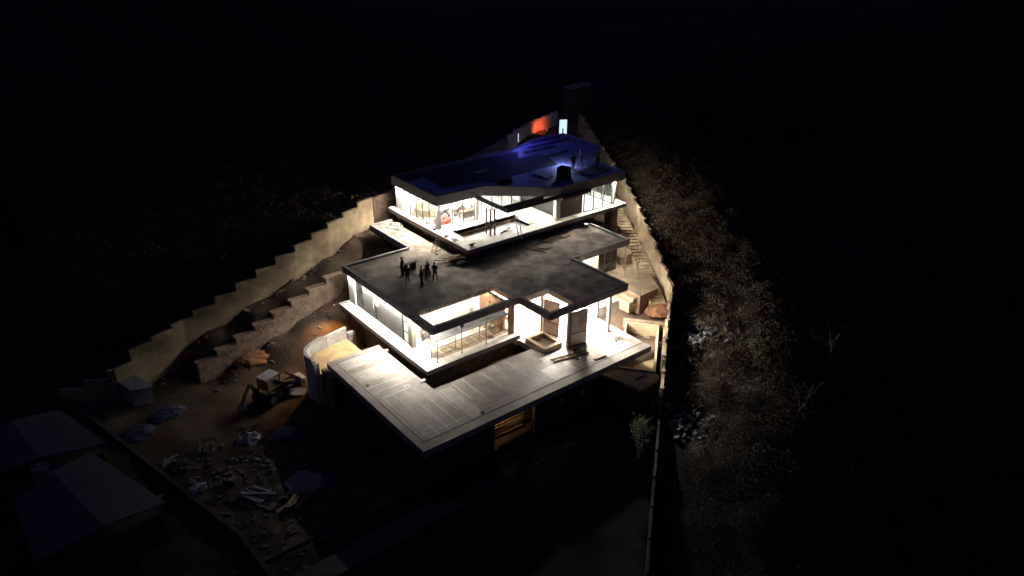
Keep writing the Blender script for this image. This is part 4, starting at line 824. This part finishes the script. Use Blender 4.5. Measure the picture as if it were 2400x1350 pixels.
for s in (-1, 1): q = MB(); q.bar((.7, s*.55, 1.5), (2.3, s*.55, 1.0), .12, .2); q.build('loader_arm', YEL, lv)
q = MB(); q.add([(2.3,-1,.5),(2.3,1,.5),(2.3,1,1.35),(2.3,-1,1.35),(3.0,-1,.45),(3.0,1,.45),(2.38,-1,.5),(2.38,1,.5)], [(0,1,2,3),(0,4,5,1),(0,3,4),(1,5,2)]); q.build('front_bucket', GREYT, lv)
q = MB(); q.bar((-1.3, 0, 1.0), (-2.2, 0, 2.7), .26, .3); q.build('boom', YEL, lv); q = MB(); q.bar((-2.2, 0, 2.75), (-3.2, 0, 1.5), .2, .24); q.build('dipper', YEL, lv)
q = MB(); q.add([(-3.2,-.35,1.5),(-3.2,.35,1.5),(-3.5,.35,.9),(-3.5,-.35,.9),(-2.9,.35,.8),(-2.9,-.35,.8)], [(0,1,2,3),(3,2,4,5),(0,3,5),(1,4,2)]); q.build('rear_bucket', GREYT, lv)
for x, y, rz_, lb in ((-.6, 20.2, .3, 'pale sheet leaning beside the loader'), (-1.3, 18.4, -.6, 'pale board on the soil right of the loader')):
    q = MB(); q.box(-.7, .7, -.45, .45, 0, .06); o = q.build('site_board', GREYT); o.location = (x, y, tz(x, y)+.15); o.rotation_euler = (.25, .1, rz_); tag(o, lb, 'board')
def heap(px, lb, m, rx, ry, rz_, name='tarp_heap', cat='tarpaulin', z=-4.7):
    v = at(*px, z); q = MB(); q.blob((0, 0, 0), rx, ry, rz_*.7, 18, 9, .16); o = q.build(name, m); o.location = (v.x, v.y, tz(v.x, v.y)-.03); tag(o, lb, cat)
heap((395, 978), 'blue tarpaulin heap at the left of the yard with pale folds', TARPB, 1.4, 1.0, .5)
heap((330, 1022), 'dull blue tarpaulin near the yard wall', TARPB, 1.2, 1.2, .4)
heap((245, 940), 'dark blue tarpaulin in the far left yard corner', TARPB, 1.8, 1.4, .3)
heap((466, 1145), 'pale blue grey sack by the yard wall', SACK, .7, .55, .5, 'sack', 'sack')
heap((452, 1128), 'small round pale bag above the pale sack', SACK, .35, .3, .35, 'sack', 'sack')
heap((592, 1045), 'dark heap with pale plastic on top in the middle of the yard', GREYT, .9, .8, .9, 'plastic_heap', 'heap')
heap((567, 1050), 'narrow pale plastic heap left of the dark heap', SACK, .3, .6, .6, 'plastic_heap', 'heap')
heap((667, 1030), 'dark heap with pale tip near the villa wall', GREYT, .9, .7, .7, 'plastic_heap', 'heap')
heap((422, 1100), 'dark purple heap beside the yard wall', CLOTH, 1.0, .9, .5, 'plastic_heap', 'heap')
heap((600, 845), 'brown soil heap at the foot of the rough stone wall', ORSOIL, 1.8, 1.1, 1.0, 'soil_mound', 'soil heap', -3.8)
heap((720, 1135), 'dark tarpaulin heap near the lower left of the villa', GREYT, 1.6, 1.4, .4)
for px, lb in (((470, 1068), 'left'), ((487, 1070), 'middle'), ((503, 1068), 'right')):
    v = at(*px, -4.7); q = MB(); q.tube((v.x, v.y, tz(v.x, v.y)), (v.x+.1, v.y+.05, tz(v.x, v.y)+.75), .09, 8, .03); tag(q.build('marker_stake', SACK), f'{lb} one of three pale upright stakes in the yard', 'stake', 'pale stakes standing in the yard')
planks('timber_pile', 'pale planks lying in the yard below the pale sack', 'timber', (600, 1165), tz(-9.2, 8.3), 7, 2.2, .6, GREYT, .2, -.9, .25)
planks('timber_pile', 'long planks at the lower right of the yard', 'timber', (690, 1175), tz(-7.2, 6.3), 8, 2.6, .7, WOOD, .14, .5, .3)
planks('timber_pile', 'short planks by the yard wall beside the dark purple heap', 'timber', (395, 1085), tz(-12.6, 16), 6, 1.2, .5, GREYT, .15, .2, .9)
yw = MB(); yw.bar((-17.5, 30.6, -4.75), (-11.6, 4.6, -4.75), .3, 1.3); yw.bar((-11.6, 4.6, -4.75), (-11.3, -3, -4.75), .3, 1.2); tag(yw.build('yard_wall', DARKP), 'low straight kerb wall along the left edge of the yard', 'wall')
ky = MB(); ky.bar((-11.3, 2.1, -4.72), (0.3, 2.1, -4.72), .22, .3); tag(ky.build('path_kerb', DARKP), 'low kerb crossing the dark yard in front of the villa', 'kerb')
# site shed
sv = [at(*p, -2.9) for p in ((248, 874), (302, 871), (362, 906), (308, 918))]; sh = thing('site_shed', 'small shed with a flat grey roof at the far left of the yard', 'shed')
MB().prism([(p.x, p.y) for p in sv], -2.95, -2.85).build('roof', GREYT, sh); cx_ = sum(p.x for p in sv)/4; cy_ = sum(p.y for p in sv)/4
MB().prism([(cx_+(p.x-cx_)*.9, cy_+(p.y-cy_)*.9) for p in sv], -5.2, -2.953).build('wall', FASC, sh)
# neighbouring houses with metal roofs
def gable(lb, ridge, eave, mw=5.0):
    root = thing('neighbour_house', lb, 'house'); r0, r1 = [at(*p, -.9) for p in ridge]; e0, e1 = [at(*p, -1.35) for p in eave]
    f0 = r0*2-e0; f1 = r1*2-e1; f0.z = f1.z = -1.35; th = Vector((0, 0, .1))
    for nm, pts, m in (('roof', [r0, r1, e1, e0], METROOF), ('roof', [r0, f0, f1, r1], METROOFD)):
        MB().add([p for p in pts]+[p-th for p in pts], [(0,1,2,3),(7,6,5,4),(0,4,5,1),(1,5,6,2),(2,6,7,3),(3,7,4,0)]).build(nm, m, root)
    c = (e0+e1+f0+f1)/4; ps = [c+(p-c)*.93 for p in (e0, e1, f1, f0)]
    MB().prism([(p.x, p.y) for p in ps], -5.6, -2.2).build('wall', DARKP, root)
gable('near neighbour house at the lower left with a wide pale metal roof', ((122, 1103), (240, 1232)), ((214, 1060), (390, 1178)))
gable('far neighbour house at the left edge with a pale metal roof', ((25, 985), (93, 1072)), ((140, 960), (250, 1038)))
v = at(91, 1092, -1.5); wt = thing('water_tank', 'round grey water tank between the two metal roofs', 'tank', (v.x, v.y, -5.2)); q = MB(); q.tube((0, 0, 0), (0, 0, 3.7), .55, 16); q.build('body', GREYT, wt); q = MB(); q.tube((0, 0, 3.7), (0, 0, 3.85), .2, 12); q.build('lid', SACK, wt)

# ---------------------------------------------------------------- hillside scrub, rocks and trees on the right
def leafmesh(name, C_, s_, label, m):
    n = len(C_); A = rng.normal(size=(n, 3)); A /= np.linalg.norm(A, axis=1)[:, None]
    Bv = np.cross(A, rng.normal(size=(n, 3))); Bv /= np.linalg.norm(Bv, axis=1)[:, None]
    V = np.stack([C_-A*s_[:, None], C_+Bv*s_[:, None]*.5, C_+A*s_[:, None], C_-Bv*s_[:, None]*.5], 1).reshape(-1, 3)
    me = bpy.data.meshes.new(name); N = n; me.vertices.add(N*4); me.vertices.foreach_set('co', V.ravel()); me.loops.add(N*4); me.loops.foreach_set('vertex_index', np.arange(N*4)); me.polygons.add(N)
    me.polygons.foreach_set('loop_start', np.arange(0, N*4, 4)); me.polygons.foreach_set('loop_total', np.full(N, 4)); me.update(calc_edges=True); me.materials.append(m)
    o = bpy.data.objects.new(name, me); COL.objects.link(o); return tag(o, label, 'undergrowth', kind='stuff')
def scrub(name, nb, per, fx, label, m, smin, smax, litter):
    bx, by = fx(nb); br = rng.uniform(.35, 1.0, len(bx))**1.4*1.5; bh = br*rng.uniform(.5, 1.1, len(bx)); P_ = []; Sz = []
    bz = terrain(bx, by)
    for x, y, z, r, h in zip(bx, by, bz, br, bh):
        k = int(per*r*r)+12; t = rng.uniform(0, 2*np.pi, k); u_ = rng.random(k); rr = r*np.sqrt(u_)*(1+.25*np.sin(3*t+x)); zz = z+h*np.sqrt(np.clip(1-u_, 0, 1))*(1+.2*np.sin(5*t))-rng.random(k)*.15
        P_.append(np.stack([x+rr*np.cos(t), y+rr*np.sin(t), zz], 1)); Sz.append(rng.uniform(smin, smax, k)*(.7+.4*(r > .8))*np.clip(.62+(y+10)*.018, .5, 1))
    lx, ly = fx(litter); P_.append(np.stack([lx, ly, terrain(lx, ly)+rng.random(len(lx))*.12], 1)); Sz.append(rng.uniform(smin*.6, smax*.7, len(lx)))
    return leafmesh(name, np.concatenate(P_), np.concatenate(Sz), label, m)
def hillpts(n):
    Xs = rng.uniform(8, 78, n); Ys = rng.uniform(-42, 44, n); wy = line_at(WALL, Xs, 0); dw, _ = wall_dist(Xs, Ys); k = (Ys < wy) & (dw > 1.2+np.clip(28-Xs, 0, 5)*.35) & (rng.random(n) < np.exp(-np.clip(dw-9, 0, 99)/6)); return Xs[k], Ys[k]
scrub('hillside_scrub', 9000, 150, hillpts, 'dense brown scrub covering the slope beyond the right boundary wall', LEAF, .045, .13, 90000)
scrub('hillside_scrub', 2200, 45, lambda n: (rng.uniform(14, 60, n), rng.uniform(-40, -9, n)), 'undergrowth on the lower slope below the bare trees, leaves darkened to read as unlit', LEAFD, .05, .14, 16000)
def leftpts(n):
    Xs = rng.uniform(-14, 60, n); Ys = rng.uniform(31, 75, n); lw = np.where(Xs < 14.7, line_at(LWALL, Xs, 0), 35+(Xs-14.7)*.35); k = Ys > lw+1; return Xs[k], Ys[k]
scrub('hillside_scrub', 700, 40, leftpts, 'unlit scrub beyond the stepped tan wall on the left', LEAF, .1, .26, 8000)
def rocks(lb, cx, cy, R1_, n, s0):
    b = MB()
    for i in range(n):
        x = cx+random.gauss(0, R1_*.5); y = cy+random.gauss(0, R1_*.5); s_ = s0*random.uniform(.35, 1.3); z = tz(x, y)+random.random()*.5
        b.rbox((x, y, z), random.uniform(0, 3), s_, s_*random.uniform(.5, .9), s_*random.uniform(.3, .7), random.uniform(-.7, .7))
    tag(b.build('rock_scree', ROCK), lb, 'rocks', kind='stuff')
v = at(1635, 800, -2.2); rocks('pale grey scree of rocks beyond the wall beside the pool', v.x, v.y, 2.6, 170, .22)
v = at(1612, 1000, -3.5); rocks('dim rocks further down the slope below the pale scree', v.x, v.y, 1.8, 90, .2)
def tree(loc, h, label, leaves, group=None, lean=(0, 0), name='bare_tree', cat='tree', seed=1, spread=1.0):
    rd = random.Random(seed); root = thing(name, label, cat, loc, 0, group); tr_ = MB(); cr = MB(); tips = []
    def grow(p, d, L, r, dep, b):
        q = p+d*L; b.tube(p, q, r, 5, r*.65)
        if dep == 0: tips.append(q); return
        for k in range(rd.choice((2, 3))):
            nd = (d+Vector((rd.uniform(-.7, .7)*spread, rd.uniform(-.7, .7)*spread, rd.uniform(-.1, .6)))*.75).normalized(); grow(q, nd, L*rd.uniform(.6, .85), r*.62, dep-1, cr)
        if dep > 1: tips.append(q)
    grow(Vector((0, 0, -.2)), Vector((lean[0], lean[1], 1)).normalized(), h*.3, h*.012+.015, 4, tr_)
    tr_.build('trunk', BARKD, root)
    for t in tips:
        for k in range(leaves):
            c = t+Vector((rd.gauss(0, .22), rd.gauss(0, .22), rd.gauss(0, .22))); a = Vector((rd.gauss(0, 1), rd.gauss(0, 1), rd.gauss(0, 1))).normalized()*.075; b_ = a.cross(Vector((rd.gauss(0, 1), 1, .3))).normalized()*.045
            cr.add([c-a, c+b_, c+a, c-b_], [(0, 1, 2, 3)])
    cr.build('crown', LEAFP if name == 'sapling' else (LEAFO if leaves else BARKD), root); return root
tree((14.3, -7.0, tz(14.3, -7)), 5.2, 'slender leafy sapling inside the lower right wall', 16, name='sapling', lean=(.1, .05), seed=3, spread=.45)
tree((27.2, -12.1, tz(27.2, -12.1)), 5, 'bare pale branching tree low on the slope far right of the pool', 0, lean=(.6, .3), seed=5)
tree((17.2, -14.0, tz(17.2, -14)), 5, 'bare tree with a few leaves near the bottom of the slope', 2, lean=(.2, .3), seed=9)
tree((41.2, 4.0, tz(41.2, 4)), 3.4, 'bare bush on the slope right of the stair', 2, seed=12)
tree((37.2, -9.0, tz(37.2, -9)), 4.0, 'bare tree standing at the dark right edge of the scrub', 1, seed=14)
tree((30.5, -5.5, tz(30.5, -5.5)), 2.6, 'small leafy bush beyond the pale scree', 5, seed=17)
tree((55.5, 38.0, tz(55.5, 38)), 2.2, 'pale bush behind the top end of the right wall', 16, name='bush', cat='bush', seed=21)

DRUB = mat('dark_rubble', (.12, .115, .11), (.04, .038, .036), 2, .95, .5)
# rubble over the yard, plinth soil under the far wall, far roof
def scatter(lb, pts_fn, n, m, s0, name='rubble', cat='rubble'):
    b = MB()
    for i in range(n):
        x, y = pts_fn(); s_ = s0*random.uniform(.25, 1.3)*(2.2 if random.random() < .06 else 1); b.rbox((x, y, tz(x, y)+s_*.3), random.uniform(0, 3), s_, s_*random.uniform(.3, .9), s_*random.uniform(.1, .5), random.uniform(-.4, .4))
    o = b.build(name, m); tag(o, lb, cat, kind='stuff')
scatter('grey brown building rubble strewn over the left yard', lambda: (random.gauss(-8.5, 3), random.gauss(9, 4)), 520, DRUB, .16)
scatter('earth clods and stones below the rough stone wall', lambda: (random.uniform(-7, 5), random.uniform(22.5, 25.4)), 200, DRUB, .08)
scatter('stones along the foot of the stepped tan wall', lambda: (lambda x: (x, float(line_at(LWALL, x, 0))-random.uniform(.3, 1.2)))(random.uniform(-12, 14)), 260, STONE, .1)
fr_ = thing('far_shed', 'faint blue grey shed roof far behind the villa at the top', 'shed'); fp = [at(*p, 11) for p in ((1320, 203), (1345, 196), (1380, 192), (1388, 199), (1352, 206), (1330, 208))]
MB().prism([(p.x, p.y) for p in fp], 10.9, 11).build('roof', GREYT, fr_); c_ = sum(fp, Vector())/6; MB().prism([(c_.x+(p.x-c_.x)*.9, c_.y+(p.y-c_.y)*.9) for p in fp], 5, 10.897).build('wall', DARKST, fr_)
